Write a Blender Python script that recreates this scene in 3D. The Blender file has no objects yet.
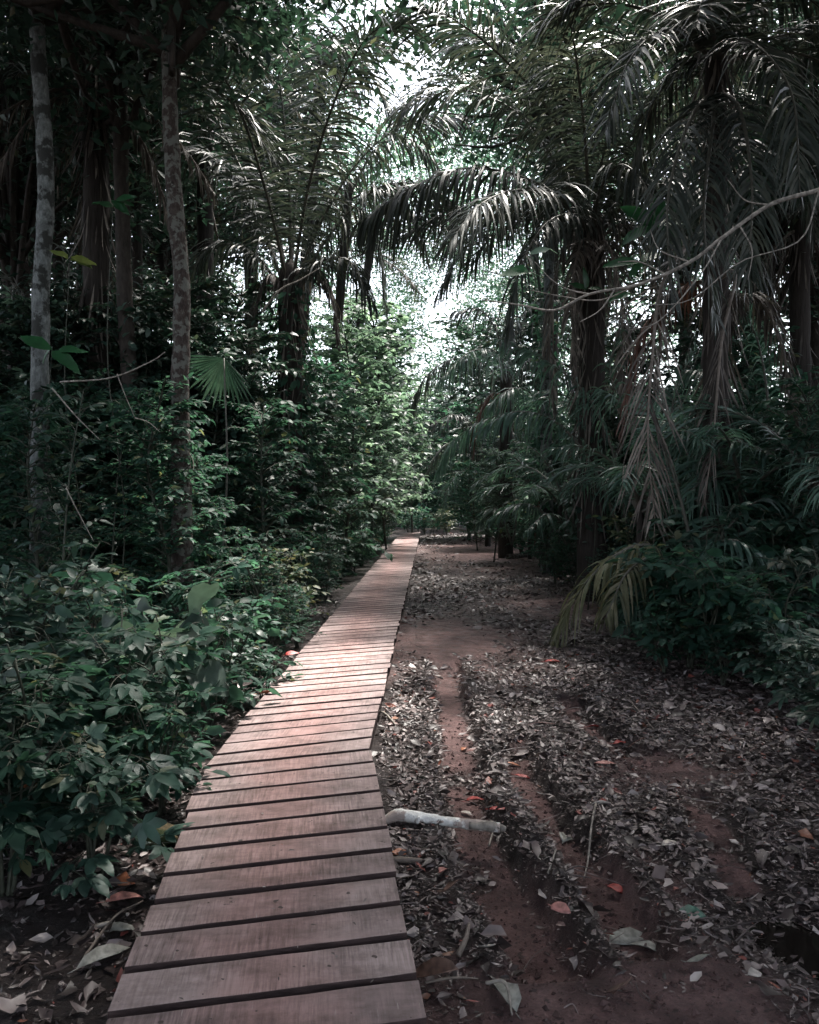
import bpy, bmesh, math, random
import numpy as np
from mathutils import Vector, Matrix

R = math.radians
PI = math.pi
scene = bpy.context.scene
COL = scene.collection
W, H = 819, 1024
F = 820.0                      # focal length in pixels
CAM = np.array([0.0, 0.0, 1.75])
PITCH = math.atan(15.0 / F)
CP, SP = math.cos(PITCH), math.sin(PITCH)


def at(px, py, Y):
    """world point seen at a pixel at distance Y ahead"""
    a, b = (px - W / 2) / F, (H / 2 - py) / F
    d = np.array([a, CP + b * SP, -SP + b * CP])
    return CAM + d * (Y / d[1])


def ground(px, py, z=0.0):
    a, b = (px - W / 2) / F, (H / 2 - py) / F
    d = np.array([a, CP + b * SP, -SP + b * CP])
    return CAM + d * ((z - CAM[2]) / d[2])


# ------------------------------------------------------------------ noise
def _hash(ix, iy, seed):
    n = (ix.astype(np.int64) * 374761393 + iy.astype(np.int64) * 668265263 + seed * 974634777) & 0xFFFFFFFF
    n = ((n ^ (n >> 13)) * 1274126177) & 0xFFFFFFFF
    return ((n ^ (n >> 16)) & 0xFFFF) / 65535.0


def vnoise(x, y, seed=0):
    x, y = np.asarray(x, float), np.asarray(y, float)
    ix, iy = np.floor(x), np.floor(y)
    fx, fy = x - ix, y - iy
    fx, fy = fx * fx * (3 - 2 * fx), fy * fy * (3 - 2 * fy)
    a, b = _hash(ix, iy, seed), _hash(ix + 1, iy, seed)
    c, d = _hash(ix, iy + 1, seed), _hash(ix + 1, iy + 1, seed)
    return (a * (1 - fx) + b * fx) * (1 - fy) + (c * (1 - fx) + d * fx) * fy


def fbm(x, y, seed=0, oct=4):
    s, amp = 0, 0.5
    for k in range(oct):
        s = s + amp * vnoise(x * 2 ** k, y * 2 ** k, seed + k * 17)
        amp *= 0.5
    return s


# ------------------------------------------------------------------ mesh building
def nrm(v):
    return v / np.maximum(np.linalg.norm(v, axis=-1, keepdims=True), 1e-9)


class MB:
    def __init__(self):
        self.v, self.f, self.n = [], [], 0

    def add(self, verts, faces, mat=0):
        verts = np.asarray(verts, float).reshape(-1, 3)
        self.v.append(verts)
        for fa in (faces if isinstance(faces, (list, tuple)) else [faces]):
            fa = np.asarray(fa, np.int64)
            if len(fa):
                self.f.append((fa + self.n, mat))
        self.n += len(verts)

    def mesh(self, name, mats, smooth=True):
        v = np.concatenate(self.v)
        me = bpy.data.meshes.new(name)
        loops = np.concatenate([f.reshape(-1) for f, m in self.f])
        sizes = np.concatenate([np.full(len(f), f.shape[1]) for f, m in self.f])
        mi = np.concatenate([np.full(len(f), m) for f, m in self.f])
        start = np.concatenate([[0], np.cumsum(sizes)[:-1]])
        me.vertices.add(len(v)); me.loops.add(len(loops)); me.polygons.add(len(sizes))
        me.vertices.foreach_set('co', v.astype(np.float32).ravel())
        me.loops.foreach_set('vertex_index', loops.astype(np.int32))
        me.polygons.foreach_set('loop_start', start.astype(np.int32))
        for m in mats:
            me.materials.append(m)
        me.polygons.foreach_set('material_index', mi.astype(np.int32))
        me.polygons.foreach_set('use_smooth', np.full(len(sizes), smooth))
        me.update(calc_edges=True)
        return me

    def build(self, name, mats, parent=None, loc=None, smooth=True):
        return link(name, self.mesh(name, mats if isinstance(mats, (list, tuple)) else [mats], smooth), parent, loc)


def link(name, me, parent=None, loc=None):
    o = bpy.data.objects.new(name, me)
    COL.objects.link(o)
    if parent is not None:
        o.parent = parent
    if loc is not None:
        o.location = tuple(float(c) for c in loc)
    return o


def tag(o, label, cat, group=None):
    o['label'] = label
    o['category'] = cat
    if group:
        o['group'] = group
    return o


def thing(name, label, cat, loc=(0, 0, 0), group=None, rz=0.0, sc=1.0):
    o = link(name, None, None, loc)
    o.rotation_euler = (0, 0, rz)
    o.scale = (sc, sc, sc)
    return tag(o, label, cat, group)


def kind(o, k):
    o['kind'] = k
    return o


def crom(pts, n):
    """smooth curve through points, n samples"""
    p = np.asarray(pts, float)
    if len(p) == 2:
        t = np.linspace(0, 1, n)[:, None]
        return p[0] * (1 - t) + p[1] * t
    q = np.vstack([2 * p[0] - p[1], p, 2 * p[-1] - p[-2]])
    u = np.linspace(0, len(p) - 1 - 1e-6, n)
    i = u.astype(int)
    t = (u - i)[:, None]
    a, b, c, d = q[i], q[i + 1], q[i + 2], q[i + 3]
    return 0.5 * (2 * b + (c - a) * t + (2 * a - 5 * b + 4 * c - d) * t ** 2 + (3 * b - a - 3 * c + d) * t ** 3)


def tube(mb, pts, r, sides=8, n=None, mat=0, cap=True, lump=0.0, seed=0):
    p = crom(pts, n or max(2, len(pts) * 4)) if n != 0 else np.asarray(pts, float)
    m = len(p)
    r = np.interp(np.linspace(0, 1, m), np.linspace(0, 1, len(np.atleast_1d(r))), np.atleast_1d(r))
    T = nrm(np.gradient(p, axis=0))
    ref = np.array([0.31, 0.17, 0.93]) if abs(T[0, 2]) < 0.85 else np.array([0.94, 0.33, 0.07])
    A = nrm(np.cross(T, ref)); B = np.cross(T, A)
    th = np.linspace(0, 2 * PI, sides, endpoint=False)
    rr = r[:, None] * np.ones(sides)
    if lump:
        z = np.arange(m)[:, None] * 0.55
        rr = rr * (1 + lump * (fbm(np.cos(th)[None] * 1.3 + z * 0.6 + seed * 3.1, np.sin(th)[None] * 1.3 + z, seed, 3) - 0.45) * 2)
    v = p[:, None] + rr[..., None] * (np.cos(th)[None, :, None] * A[:, None] + np.sin(th)[None, :, None] * B[:, None])
    k = np.arange(sides); k2 = (k + 1) % sides
    q = np.concatenate([np.stack([i * sides + k, i * sides + k2, (i + 1) * sides + k2, (i + 1) * sides + k], 1) for i in range(m - 1)])
    v = v.reshape(-1, 3)
    fs = [q]
    if cap:
        v = np.vstack([v, p[0], p[-1]])
        fs.append(np.concatenate([np.stack([np.full(sides, m * sides), k2, k], 1),
                                  np.stack([np.full(sides, m * sides + 1), (m - 1) * sides + k, (m - 1) * sides + k2], 1)]))
    mb.add(v, fs, mat)


LEAF = {
    'hi': ([.2, .45, .7, .9], [.72, 1, .78, .36]),
    'mid': ([.35, .72], [.95, .7]),
}


def leaves(mb, pos, d, up, L, Wd, droop, rng, lod='mid', mat=0, fold=0.25, twist=0.0, crumple=0.05):
    """many leaf blades at once"""
    N = len(pos)
    if N == 0:
        return
    x = nrm(d)
    z = nrm(up - (up * x).sum(1, keepdims=True) * x)
    y = np.cross(z, x)
    if twist:
        a = rng.normal(0, twist, (N, 1))
        y, z = y * np.cos(a) + z * np.sin(a), z * np.cos(a) - y * np.sin(a)
    L = np.broadcast_to(L, (N,))[:, None]; Wd = np.broadcast_to(Wd, (N,))[:, None]
    droop = np.broadcast_to(droop, (N,))[:, None]

    def P(u, v):
        return pos + x * L * (u - 0.35 * droop * droop * u * u) + y * Wd * 0.5 * v + z * (fold * abs(v) * Wd * 0.5 - droop * L * u * u)
    if lod == 'lo':
        V = np.stack([P(0, 0), P(.45, -1), P(1, 0), P(.45, 1)], 1)
        V += rng.normal(0, 1, V.shape) * Wd[:, None] * crumple
        b = np.arange(N)[:, None] * 4
        mb.add(V, np.concatenate([b + [0, 1, 2], b + [0, 2, 3]]), mat)
        return
    us, ws = LEAF[lod]
    cols = [P(0, 0)]
    for u, w in zip(us, ws):
        cols += [P(u, -w), P(u + .03, 0), P(u, w)]
    cols.append(P(1, 0))
    V = np.stack(cols, 1)
    V += rng.normal(0, 1, V.shape) * Wd[:, None] * crumple
    k = V.shape[1]
    b = np.arange(N)[:, None] * k
    tr, qd = [], []
    tr += [b + [0, 1, 2], b + [0, 2, 3]]
    for i in range(len(us) - 1):
        s = 1 + 3 * i
        qd += [b + [s, s + 3, s + 4, s + 1], b + [s + 1, s + 4, s + 5, s + 2]]
    s = 1 + 3 * (len(us) - 1)
    tr += [b + [s, k - 1, s + 1], b + [s + 1, k - 1, s + 2]]
    mb.add(V, [np.concatenate(tr), np.concatenate(qd)], mat)


def frond(mb, pts, Ll, n, droop, rng, w=0.035, bare=0.12, rach=0.034, lift=0.2, ml=0, mr=1, side0=None, ragged=0.09, a0=78, a1=28, one=None, seg=4):
    """pinnate palm leaf along a curve: midrib tube and strip leaflets that hang by 'droop'"""
    c = crom(pts, 48)
    tube(mb, c, np.linspace(rach, rach * 0.18, 48), 5, 0, mr)
    T = nrm(np.gradient(c, axis=0))
    s = np.linspace(bare, 0.995, n)
    up = np.array([0, 0, 1.0])
    P, D, S_all, LL, TT = [], [], [], [], []
    for side in (-1, 1):
        if one and side != one:
            continue
        ss = np.clip(s + rng.normal(0, 0.25 / n, n), 0, 0.999)
        keep = rng.random(n) > ragged
        ss = ss[keep]
        u = ss * 47; i = np.minimum(u.astype(int), 46); f = (u - i)[:, None]
        p = c[i] * (1 - f) + c[i + 1] * f
        t = nrm(T[i] * (1 - f) + T[i + 1] * f)
        S = np.cross(t, up)
        if side0 is not None:
            S = S + 0.0 + np.asarray(side0, float) * 0.9
            S = S - (S * t).sum(1, keepdims=True) * t
        S = nrm(S)
        N = np.cross(S, t)
        x = np.clip((ss - bare) / (1 - bare), 0, 1)
        a = np.radians(a0 + (a1 - a0) * x ** 1.2 + rng.normal(0, 8, len(ss)))[:, None]
        d = nrm(S * side * np.sin(a) + t * np.cos(a) + N * (lift + rng.normal(0, .17, (len(ss), 1))))
        prof = (0.5 + 0.5 * np.sin(PI * np.clip(0.12 + 0.62 * x, 0, 1))) * (1 - 0.55 * np.clip((x - .75) / .25, 0, 1))
        P.append(p); D.append(d); TT.append(t)
        LL.append(Ll * prof * rng.uniform(.85, 1.08, len(ss)) * np.where(rng.random(len(ss)) < .1, rng.uniform(.3, .8, len(ss)), 1))
    P, D, TT, LL = np.vstack(P), np.vstack(D), np.vstack(TT), np.concatenate(LL)
    N = len(P)
    dr = (droop * rng.uniform(.55, 1.5, N))[:, None]
    ts = np.linspace(0, 1, seg + 1)
    C = []
    for t_ in ts:
        q = D * t_ + np.array([0, 0, -1.0]) * dr * t_ * t_
        q = q / np.maximum(1.0, np.linalg.norm(q, axis=1, keepdims=True) / max(t_, 1e-6))
        C.append(P + q * LL[:, None])
    C = np.stack(C, 1)
    tan = nrm(np.gradient(C, axis=1))
    Wv = TT[:, None] - (TT[:, None] * tan).sum(2, keepdims=True) * tan
    Wv = nrm(Wv)
    B = np.cross(tan, Wv)
    tw = rng.normal(0, .45, (N, 1, 1))
    Wv = Wv * np.cos(tw) + B * np.sin(tw)
    prof = np.interp(ts, [0, .25, .6, 1], [.55, 1, .8, .06])[None, :, None] * w * 0.5
    V = np.stack([C - Wv * prof, C + Wv * prof], 2)        # N, seg+1, 2, 3
    b = np.arange(N)[:, None] * (2 * (seg + 1))
    q = np.concatenate([b + [2 * i, 2 * i + 1, 2 * i + 3, 2 * i + 2] for i in range(seg)])
    mb.add(V, q, ml)


def arc_pts(base, az, L, e0, bend, k=6, p=1.25, side=0.0):
    """frond midrib: leaves 'base' at elevation e0 and bends down by 'bend' degrees over its length"""
    out = [np.asarray(base, float)]
    for i in range(k):
        s = (i + .5) / k
        e = R(e0 - bend * s ** p); a = az + side * s
        out.append(out[-1] + np.array([math.cos(a) * math.cos(e), math.sin(a) * math.cos(e), math.sin(e)]) * L / k)
    return out


# ------------------------------------------------------------------ materials
def mat(name):
    m = bpy.data.materials.new(name); m.use_nodes = True
    nt = m.node_tree; nt.nodes.clear()
    out = nt.nodes.new('ShaderNodeOutputMaterial')
    return m, nt, out


def node(nt, typ, **kw):
    n = nt.nodes.new(typ)
    for k, v in kw.items():
        if k.startswith('_'):
            setattr(n, k[1:], v)
        else:
            n.inputs[k.replace('__', ' ')].default_value = v
    return n


def ramp(nt, stops, src, interp='LINEAR'):
    r = nt.nodes.new('ShaderNodeValToRGB')
    r.color_ramp.interpolation = interp
    el = r.color_ramp.elements
    while len(el) < len(stops):
        el.new(0.5)
    for e, (p, c) in zip(el, stops):
        e.position = p; e.color = (*c, 1) if len(c) == 3 else c
    nt.links.new(src, r.inputs[0])
    return r


def mix(nt, fac, a, b, blend='MIX'):
    n = nt.nodes.new('ShaderNodeMix'); n.data_type = 'RGBA'; n.blend_type = blend
    for idx, v in ((0, fac), (6, a), (7, b)):
        if hasattr(v, 'is_linked') or hasattr(v, 'links'):
            nt.links.new(v, n.inputs[idx])
        else:
            n.inputs[idx].default_value = v if idx == 0 else (*v, 1)
    return n.outputs[2]


def leaf_mat(name, stops, rough=0.42, trans=0.25, spec=0.5, tcol=1.5):
    m, nt, out = mat(name)
    g = nt.nodes.new('ShaderNodeNewGeometry')
    oi = nt.nodes.new('ShaderNodeObjectInfo')
    r = ramp(nt, stops, g.outputs['Random Per Island'])
    h = node(nt, 'ShaderNodeHueSaturation', Saturation=1.0)
    mp = node(nt, 'ShaderNodeMapRange'); mp.inputs[3].default_value = .75; mp.inputs[4].default_value = 1.25
    nt.links.new(oi.outputs['Random'], mp.inputs[0])
    nt.links.new(mp.outputs[0], h.inputs['Value'])
    nt.links.new(r.outputs[0], h.inputs['Color'])
    tc = nt.nodes.new('ShaderNodeTexCoord')
    ns = node(nt, 'ShaderNodeTexNoise', Scale=9.0, Detail=3.0)
    nt.links.new(tc.outputs['Object'], ns.inputs['Vector'])
    nr = ramp(nt, [(.3, (.65, .65, .65)), (.7, (1.2, 1.2, 1.2))], ns.outputs[0])
    col = mix(nt, 1.0, h.outputs[0], nr.outputs[0], 'MULTIPLY')
    bs = node(nt, 'ShaderNodeBsdfPrincipled', Roughness=rough)
    bs.inputs['Specular IOR Level'].default_value = spec
    nt.links.new(col, bs.inputs['Base Color'])
    if trans:
        t = nt.nodes.new('ShaderNodeBsdfTranslucent')
        tcm = mix(nt, 1.0, col, (tcol, tcol * 1.05, tcol * .8), 'MULTIPLY')
        nt.links.new(tcm, t.inputs[0])
        mx = node(nt, 'ShaderNodeMixShader', Fac=trans)
        nt.links.new(bs.outputs[0], mx.inputs[1]); nt.links.new(t.outputs[0], mx.inputs[2])
        nt.links.new(mx.outputs[0], out.inputs[0])
    else:
        nt.links.new(bs.outputs[0], out.inputs[0])
    return m


def bark_mat(name, stops, scale=(6, 6, 2.0), rough=0.85, bump=0.5, patch=None, pscale=2.5):
    m, nt, out = mat(name)
    tc = nt.nodes.new('ShaderNodeTexCoord')
    mp = node(nt, 'ShaderNodeMapping'); mp.inputs['Scale'].default_value = scale
    nt.links.new(tc.outputs['Object'], mp.inputs[0])
    n1 = node(nt, 'ShaderNodeTexNoise', Scale=3.0, Detail=8.0, Roughness=.65)
    nt.links.new(mp.outputs[0], n1.inputs['Vector'])
    col = ramp(nt, stops, n1.outputs[0]).outputs[0]
    if patch:
        n2 = node(nt, 'ShaderNodeTexNoise', Scale=pscale, Detail=5.0, Roughness=.6)
        nt.links.new(tc.outputs['Object'], n2.inputs['Vector'])
        f = ramp(nt, [(.50, (0, 0, 0)), (.56, (1, 1, 1))], n2.outputs[0])
        col = mix(nt, f.outputs[0], col, patch)
    bs = node(nt, 'ShaderNodeBsdfPrincipled', Roughness=rough)
    bs.inputs['Specular IOR Level'].default_value = .25
    nt.links.new(col, bs.inputs['Base Color'])
    bp = node(nt, 'ShaderNodeBump', Strength=bump, Distance=.03)
    nt.links.new(n1.outputs[0], bp.inputs['Height']); nt.links.new(bp.outputs[0], bs.inputs['Normal'])
    nt.links.new(bs.outputs[0], out.inputs[0])
    return m


def plain_mat(name, col, rough=.6, spec=.4, var=.5, scale=30):
    m, nt, out = mat(name)
    tc = nt.nodes.new('ShaderNodeTexCoord')
    n1 = node(nt, 'ShaderNodeTexNoise', Scale=float(scale), Detail=5.0)
    nt.links.new(tc.outputs['Object'], n1.inputs['Vector'])
    r = ramp(nt, [(.3, tuple(c * (1 - var) for c in col)), (.7, tuple(c * (1 + var) for c in col))], n1.outputs[0])
    bs = node(nt, 'ShaderNodeBsdfPrincipled', Roughness=rough)
    bs.inputs['Specular IOR Level'].default_value = spec
    nt.links.new(r.outputs[0], bs.inputs['Base Color'])
    bp = node(nt, 'ShaderNodeBump', Strength=.4, Distance=.01)
    nt.links.new(n1.outputs[0], bp.inputs['Height']); nt.links.new(bp.outputs[0], bs.inputs['Normal'])
    nt.links.new(bs.outputs[0], out.inputs[0])
    return m


M = {}
M['leaf_dark'] = leaf_mat('dark_leaf', [(0, (.022, .045, .036)), (.6, (.034, .075, .055)), (.95, (.055, .10, .075)), (1, (.10, .10, .06))], rough=.45, spec=.42, trans=.22, tcol=1.6)
M['leaf_mid'] = leaf_mat('green_leaf', [(0, (.022, .056, .041)), (.6, (.032, .078, .057)), (.95, (.052, .110, .080)), (1, (.12, .12, .06))], rough=.52, spec=.22, trans=.42, tcol=2.2)
M['leaf_pale'] = leaf_mat('pale_leaf', [(0, (.06, .10, .08)), (.6, (.10, .155, .125)), (1, (.2, .27, .22))], trans=.5, tcol=1.8)
M['leaf_yellow'] = leaf_mat('yellow_green_leaf', [(0, (.08, .12, .04)), (1, (.22, .26, .06))], trans=.4)
M['frond_straw'] = leaf_mat('straw_green_leaflet', [(0, (.09, .10, .055)), (.6, (.16, .16, .095)), (1, (.30, .27, .18))], rough=.5, spec=.3, trans=.3)
M['leaf_olive'] = leaf_mat('olive_leaf', [(0, (.05, .075, .04)), (.7, (.085, .115, .065)), (1, (.17, .15, .08))], rough=.5, spec=.35)
M['leaf_vivid'] = leaf_mat('vivid_leaf', [(0, (.012, .06, .02)), (1, (.022, .09, .034))], trans=.3)
M['palm'] = leaf_mat('palm_leaflet', [(0, (.022, .030, .026)), (.6, (.040, .052, .045)), (1, (.085, .09, .075))], rough=.42, trans=.16, spec=.42, tcol=1.6)
M['palm_green'] = leaf_mat('green_palm_leaflet', [(0, (.04, .08, .066)), (.7, (.072, .135, .108)), (1, (.12, .19, .15))], rough=.36, trans=.35, spec=.6, tcol=2.0)
M['palm_dead'] = leaf_mat('dry_palm_leaflet', [(0, (.05, .041, .037)), (.6, (.125, .104, .093)), (1, (.26, .225, .20))], rough=.6, trans=.1, spec=.3)
M['palm_rust'] = leaf_mat('rusty_palm_leaflet', [(0, (.07, .035, .028)), (1, (.16, .075, .055))], rough=.6, trans=.1, spec=.3)
M['rachis'] = plain_mat('frond_stalk', (.09, .085, .07), .5, .4, .3, 20)
M['rachis_dead'] = plain_mat('dry_frond_stalk', (.17, .14, .12), .6, .3, .3, 20)
M['stem'] = plain_mat('plant_stem', (.05, .055, .04), .6, .3, .4, 20)
M['stem_pale'] = plain_mat('pale_twig', (.24, .215, .19), .75, .25, .6, 26)
M['bark_dark'] = bark_mat('dark_bark', [(.3, (.022, .018, .016)), (.7, (.07, .058, .05))])
M['bark_brown'] = bark_mat('brown_bark', [(.3, (.02, .015, .013)), (.5, (.05, .037, .032)), (.75, (.11, .092, .08))], (9, 9, 4), patch=(.13, .13, .115), pscale=11, bump=.9)
M['bark_pale'] = bark_mat('pale_blotched_bark', [(.3, (.07, .076, .074)), (.5, (.14, .148, .145)), (.7, (.25, .266, .26))], (9, 9, 5), patch=(.035, .036, .033), pscale=4.5, bump=.8)
M['bark_palm'] = bark_mat('palm_bark', [(.3, (.018, .015, .013)), (.7, (.06, .05, .045))], (10, 10, 1.0))
M['birch'] = bark_mat('pale_log_bark', [(.25, (.55, .53, .50)), (.6, (.86, .85, .82))], (8, 8, 8), patch=(.40, .33, .30), pscale=9, bump=.4)
M['wet_wood'] = bark_mat('dark_timber', [(.3, (.03, .022, .02)), (.7, (.08, .06, .055))], (2, 14, 14))

LITTER = [(0, (.028, .021, .020)), (.34, (.066, .048, .047)), (.62, (.155, .118, .115)), (.85, (.28, .228, .222)), (.965, (.42, .375, .365)), (.975, (.20, .09, .075)), (.99, (.24, .05, .042)), (1, (.25, .12, .07))]
M['litter'] = leaf_mat('leaf_litter', LITTER, rough=.45, trans=.04, spec=.5)


M['crumb'] = plain_mat('mud_crumb', (.07, .042, .04), .8, .3, .5, 12)


def single_leaf(name, col, var=.35, rough=.5):
    m, nt, out = mat(name)
    tc = nt.nodes.new('ShaderNodeTexCoord')
    n1 = node(nt, 'ShaderNodeTexNoise', Scale=38.0, Detail=4.0)
    nt.links.new(tc.outputs['Object'], n1.inputs['Vector'])
    r = ramp(nt, [(.35, tuple(c * (1 - var) for c in col)), (.65, tuple(min(1, c * (1 + var)) for c in col))], n1.outputs[0])
    bs = node(nt, 'ShaderNodeBsdfPrincipled', Roughness=rough)
    nt.links.new(r.outputs[0], bs.inputs['Base Color'])
    nt.links.new(bs.outputs[0], out.inputs[0])
    return m


M['l_red'] = single_leaf('red_dead_leaf', (.28, .035, .03))
M['l_pink'] = single_leaf('pink_dead_leaf', (.36, .16, .14))
M['l_orange'] = single_leaf('orange_dead_leaf', (.33, .12, .06))
M['l_pale'] = single_leaf('pale_dead_leaf', (.48, .43, .39))
M['l_grey'] = single_leaf('grey_dead_leaf', (.24, .24, .22))
M['l_brown'] = single_leaf('brown_dead_leaf', (.14, .085, .07))
M['l_green'] = single_leaf('green_fallen_leaf', (.06, .13, .10))


def plank_mat():
    m, nt, out = mat('weathered_plank')
    tc = nt.nodes.new('ShaderNodeTexCoord')
    g = nt.nodes.new('ShaderNodeNewGeometry')
    sep = nt.nodes.new('ShaderNodeSeparateXYZ'); nt.links.new(tc.outputs['Object'], sep.inputs[0])
    # each plank gets its own offset in the grain
    off = node(nt, 'ShaderNodeVectorMath', _operation='SCALE'); off.inputs[0].default_value = (31, 17, 53)
    nt.links.new(g.outputs['Random Per Island'], off.inputs['Scale'])
    add = node(nt, 'ShaderNodeVectorMath', _operation='ADD')
    nt.links.new(tc.outputs['Object'], add.inputs[0]); nt.links.new(off.outputs[0], add.inputs[1])

    def noise(scl, s, det=5.0, ro=.6):
        mp = node(nt, 'ShaderNodeMapping'); mp.inputs['Scale'].default_value = scl
        nt.links.new(add.outputs[0], mp.inputs[0])
        n = node(nt, 'ShaderNodeTexNoise', Scale=float(s), Detail=det, Roughness=ro)
        nt.links.new(mp.outputs[0], n.inputs['Vector'])
        return n.outputs[0]
    base = ramp(nt, [(0, (.235, .172, .167)), (.5, (.295, .220, .213)), (1, (.36, .280, .271))], g.outputs['Random Per Island']).outputs[0]
    # reddish mud trodden into the middle, greyer ends
    ax = node(nt, 'ShaderNodeMath', _operation='ABSOLUTE'); nt.links.new(sep.outputs[0], ax.inputs[0])
    n0 = noise((1, 1, 1), 3.0)
    sm = node(nt, 'ShaderNodeMath', _operation='MULTIPLY_ADD'); sm.inputs[1].default_value = .55; nt.links.new(n0, sm.inputs[0]); nt.links.new(ax.outputs[0], sm.inputs[2])
    redf = ramp(nt, [(.34, (.75, .75, .75)), (.62, (0, 0, 0))], sm.outputs[0]).outputs[0]
    c = mix(nt, redf, base, (.36, .215, .20))
    sawn = ramp(nt, [(.34, (.42, .41, .40)), (.60, (1.18, 1.18, 1.18))], noise((85, 5, 1), 1.0, 7, .7)).outputs[0]
    sawm = ramp(nt, [(.36, (.15, .15, .15)), (.62, (.95, .95, .95))], noise((1, 1, 1), 3.2, 4)).outputs[0]
    c = mix(nt, sawm, c, mix(nt, 1.0, c, sawn, 'MULTIPLY'))
    grain = ramp(nt, [(.35, (.72, .72, .72)), (.65, (1.12, 1.12, 1.12))], noise((2, 40, 40), 1.0, 6)).outputs[0]
    c = mix(nt, .28, c, grain, 'MULTIPLY')
    stain = ramp(nt, [(.38, (.50, .48, .47)), (.58, (1.08, 1.08, 1.08))], noise((2.6, 4.0, 1), 1.9, 8, .7)).outputs[0]
    c = mix(nt, .8, c, stain, 'MULTIPLY')
    spots = ramp(nt, [(.715, (0, 0, 0)), (.745, (1, 1, 1))], noise((1, 1, 1), 26.0, 2, .4)).outputs[0]
    c = mix(nt, spots, c, (.07, .05, .045))
    scr = ramp(nt, [(.66, (0, 0, 0)), (.76, (.6, .6, .6))], noise((130, 9, 1), 1.0, 3)).outputs[0]
    c = mix(nt, scr, c, (.46, .40, .38))
    bs = node(nt, 'ShaderNodeBsdfPrincipled', Roughness=.62)
    bs.inputs['Specular IOR Level'].default_value = .35
    nt.links.new(c, bs.inputs['Base Color'])
    bp = node(nt, 'ShaderNodeBump', Strength=.35, Distance=.004)
    nt.links.new(noise((60, 14, 1), 1.0, 5), bp.inputs['Height']); nt.links.new(bp.outputs[0], bs.inputs['Normal'])
    nt.links.new(bs.outputs[0], out.inputs[0])
    return m


M['plank'] = plank_mat()
M['sawn_edge'] = bark_mat('dark_sawn_edge', [(.3, (.030, .020, .019)), (.7, (.075, .050, .047))], (4, 20, 20))  # side faces get a darker brown than the plank tops


def ground_mat():
    m, nt, out = mat('forest_floor')
    tc = nt.nodes.new('ShaderNodeTexCoord')
    at_ = nt.nodes.new('ShaderNodeAttribute'); at_.attribute_name = 'mud'

    def noise(s, det=6.0, ro=.6):
        n = node(nt, 'ShaderNodeTexNoise', Scale=float(s), Detail=det, Roughness=ro)
        nt.links.new(tc.outputs['Object'], n.inputs['Vector'])
        return n.outputs[0]
    soil = ramp(nt, [(.3, (.012, .008, .008)), (.55, (.028, .019, .018)), (.75, (.07, .047, .044))], noise(26, 8, .75)).outputs[0]
    mud = ramp(nt, [(.3, (.105, .060, .058)), (.5, (.175, .100, .096)), (.72, (.26, .16, .153))], noise(5, 8, .6)).outputs[0]
    fine = ramp(nt, [(.36, (.42, .40, .40)), (.56, (1.1, 1.1, 1.1))], noise(70, 8, .8)).outputs[0]
    mud = mix(nt, .75, mud, fine, 'MULTIPLY')
    sep = nt.nodes.new('ShaderNodeSeparateXYZ'); nt.links.new(tc.outputs['Object'], sep.inputs[0])
    dm = node(nt, 'ShaderNodeMapRange'); dm.inputs[1].default_value = 5.5; dm.inputs[2].default_value = 9.5
    nt.links.new(sep.outputs[1], dm.inputs[0])
    dry = ramp(nt, [(.3, (.15, .085, .08)), (.6, (.27, .165, .155)), (.8, (.36, .24, .225))], noise(9, 8, .65)).outputs[0]     # drier earth away from the ditch, path's sunlit brightness put into its colour
    mud = mix(nt, dm.outputs[0], mud, dry)
    wet = ramp(nt, [(.38, (.42, .40, .40)), (.56, (1.1, 1.1, 1.1))], noise(3.2, 8, .7)).outputs[0]
    mud = mix(nt, .8, mud, wet, 'MULTIPLY')
    c = mix(nt, at_.outputs['Fac'], soil, mud)
    crumbs = ramp(nt, [(.585, (0, 0, 0)), (.68, (.8, .8, .8))], noise(34, 4, .55)).outputs[0]
    c = mix(nt, crumbs, c, (.03, .02, .018))
    bs = node(nt, 'ShaderNodeBsdfPrincipled', Roughness=.6)
    rr = ramp(nt, [(.35, (.30, .30, .30)), (.7, (.75, .75, .75))], noise(7, 4)).outputs[0]
    nt.links.new(rr, bs.inputs['Roughness'])
    bs.inputs['Specular IOR Level'].default_value = .35
    nt.links.new(c, bs.inputs['Base Color'])
    bp = node(nt, 'ShaderNodeBump', Strength=1.0, Distance=.025)
    nt.links.new(noise(48, 10, .75), bp.inputs['Height']); nt.links.new(bp.outputs[0], bs.inputs['Normal'])
    nt.links.new(bs.outputs[0], out.inputs[0])
    return m


M['ground'] = ground_mat()

# ------------------------------------------------------------------ ground
# wheel ruts traced on the floor: (centre points, width)
RUTS = []
for pts, wid, dep in (
        ([(446, 652), (449, 690), (459, 735), (465, 775), (474, 815), (490, 850), (512, 890), (540, 935), (560, 980)], .27, .125),
        ([(514, 735), (522, 765), (536, 795), (560, 825), (592, 862), (622, 905), (655, 960)], .22, .11),
        ([(566, 694), (588, 722), (612, 742), (640, 760)], .23, .10),
        ([(690, 790), (720, 840), (752, 890)], .22, .04)):
    RUTS.append((crom([ground(*p)[:2] for p in pts], 40), wid * 1.22, dep))


def ss(a, b, x):
    t = np.clip((x - a) / (b - a), 0, 1)
    return t * t * (3 - 2 * t)


def polydist(x, y, line):
    best = np.full(x.shape, 1e9); par = np.zeros(x.shape)
    for i in range(len(line) - 1):
        a, b = line[i], line[i + 1]
        d = b - a
        t = np.clip(((x - a[0]) * d[0] + (y - a[1]) * d[1]) / (d @ d), 0, 1)
        q = np.hypot(x - a[0] - t * d[0], y - a[1] - t * d[1])
        m = q < best
        best = np.where(m, q, best); par = np.where(m, (i + t) / (len(line) - 1), par)
    return best, par


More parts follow.
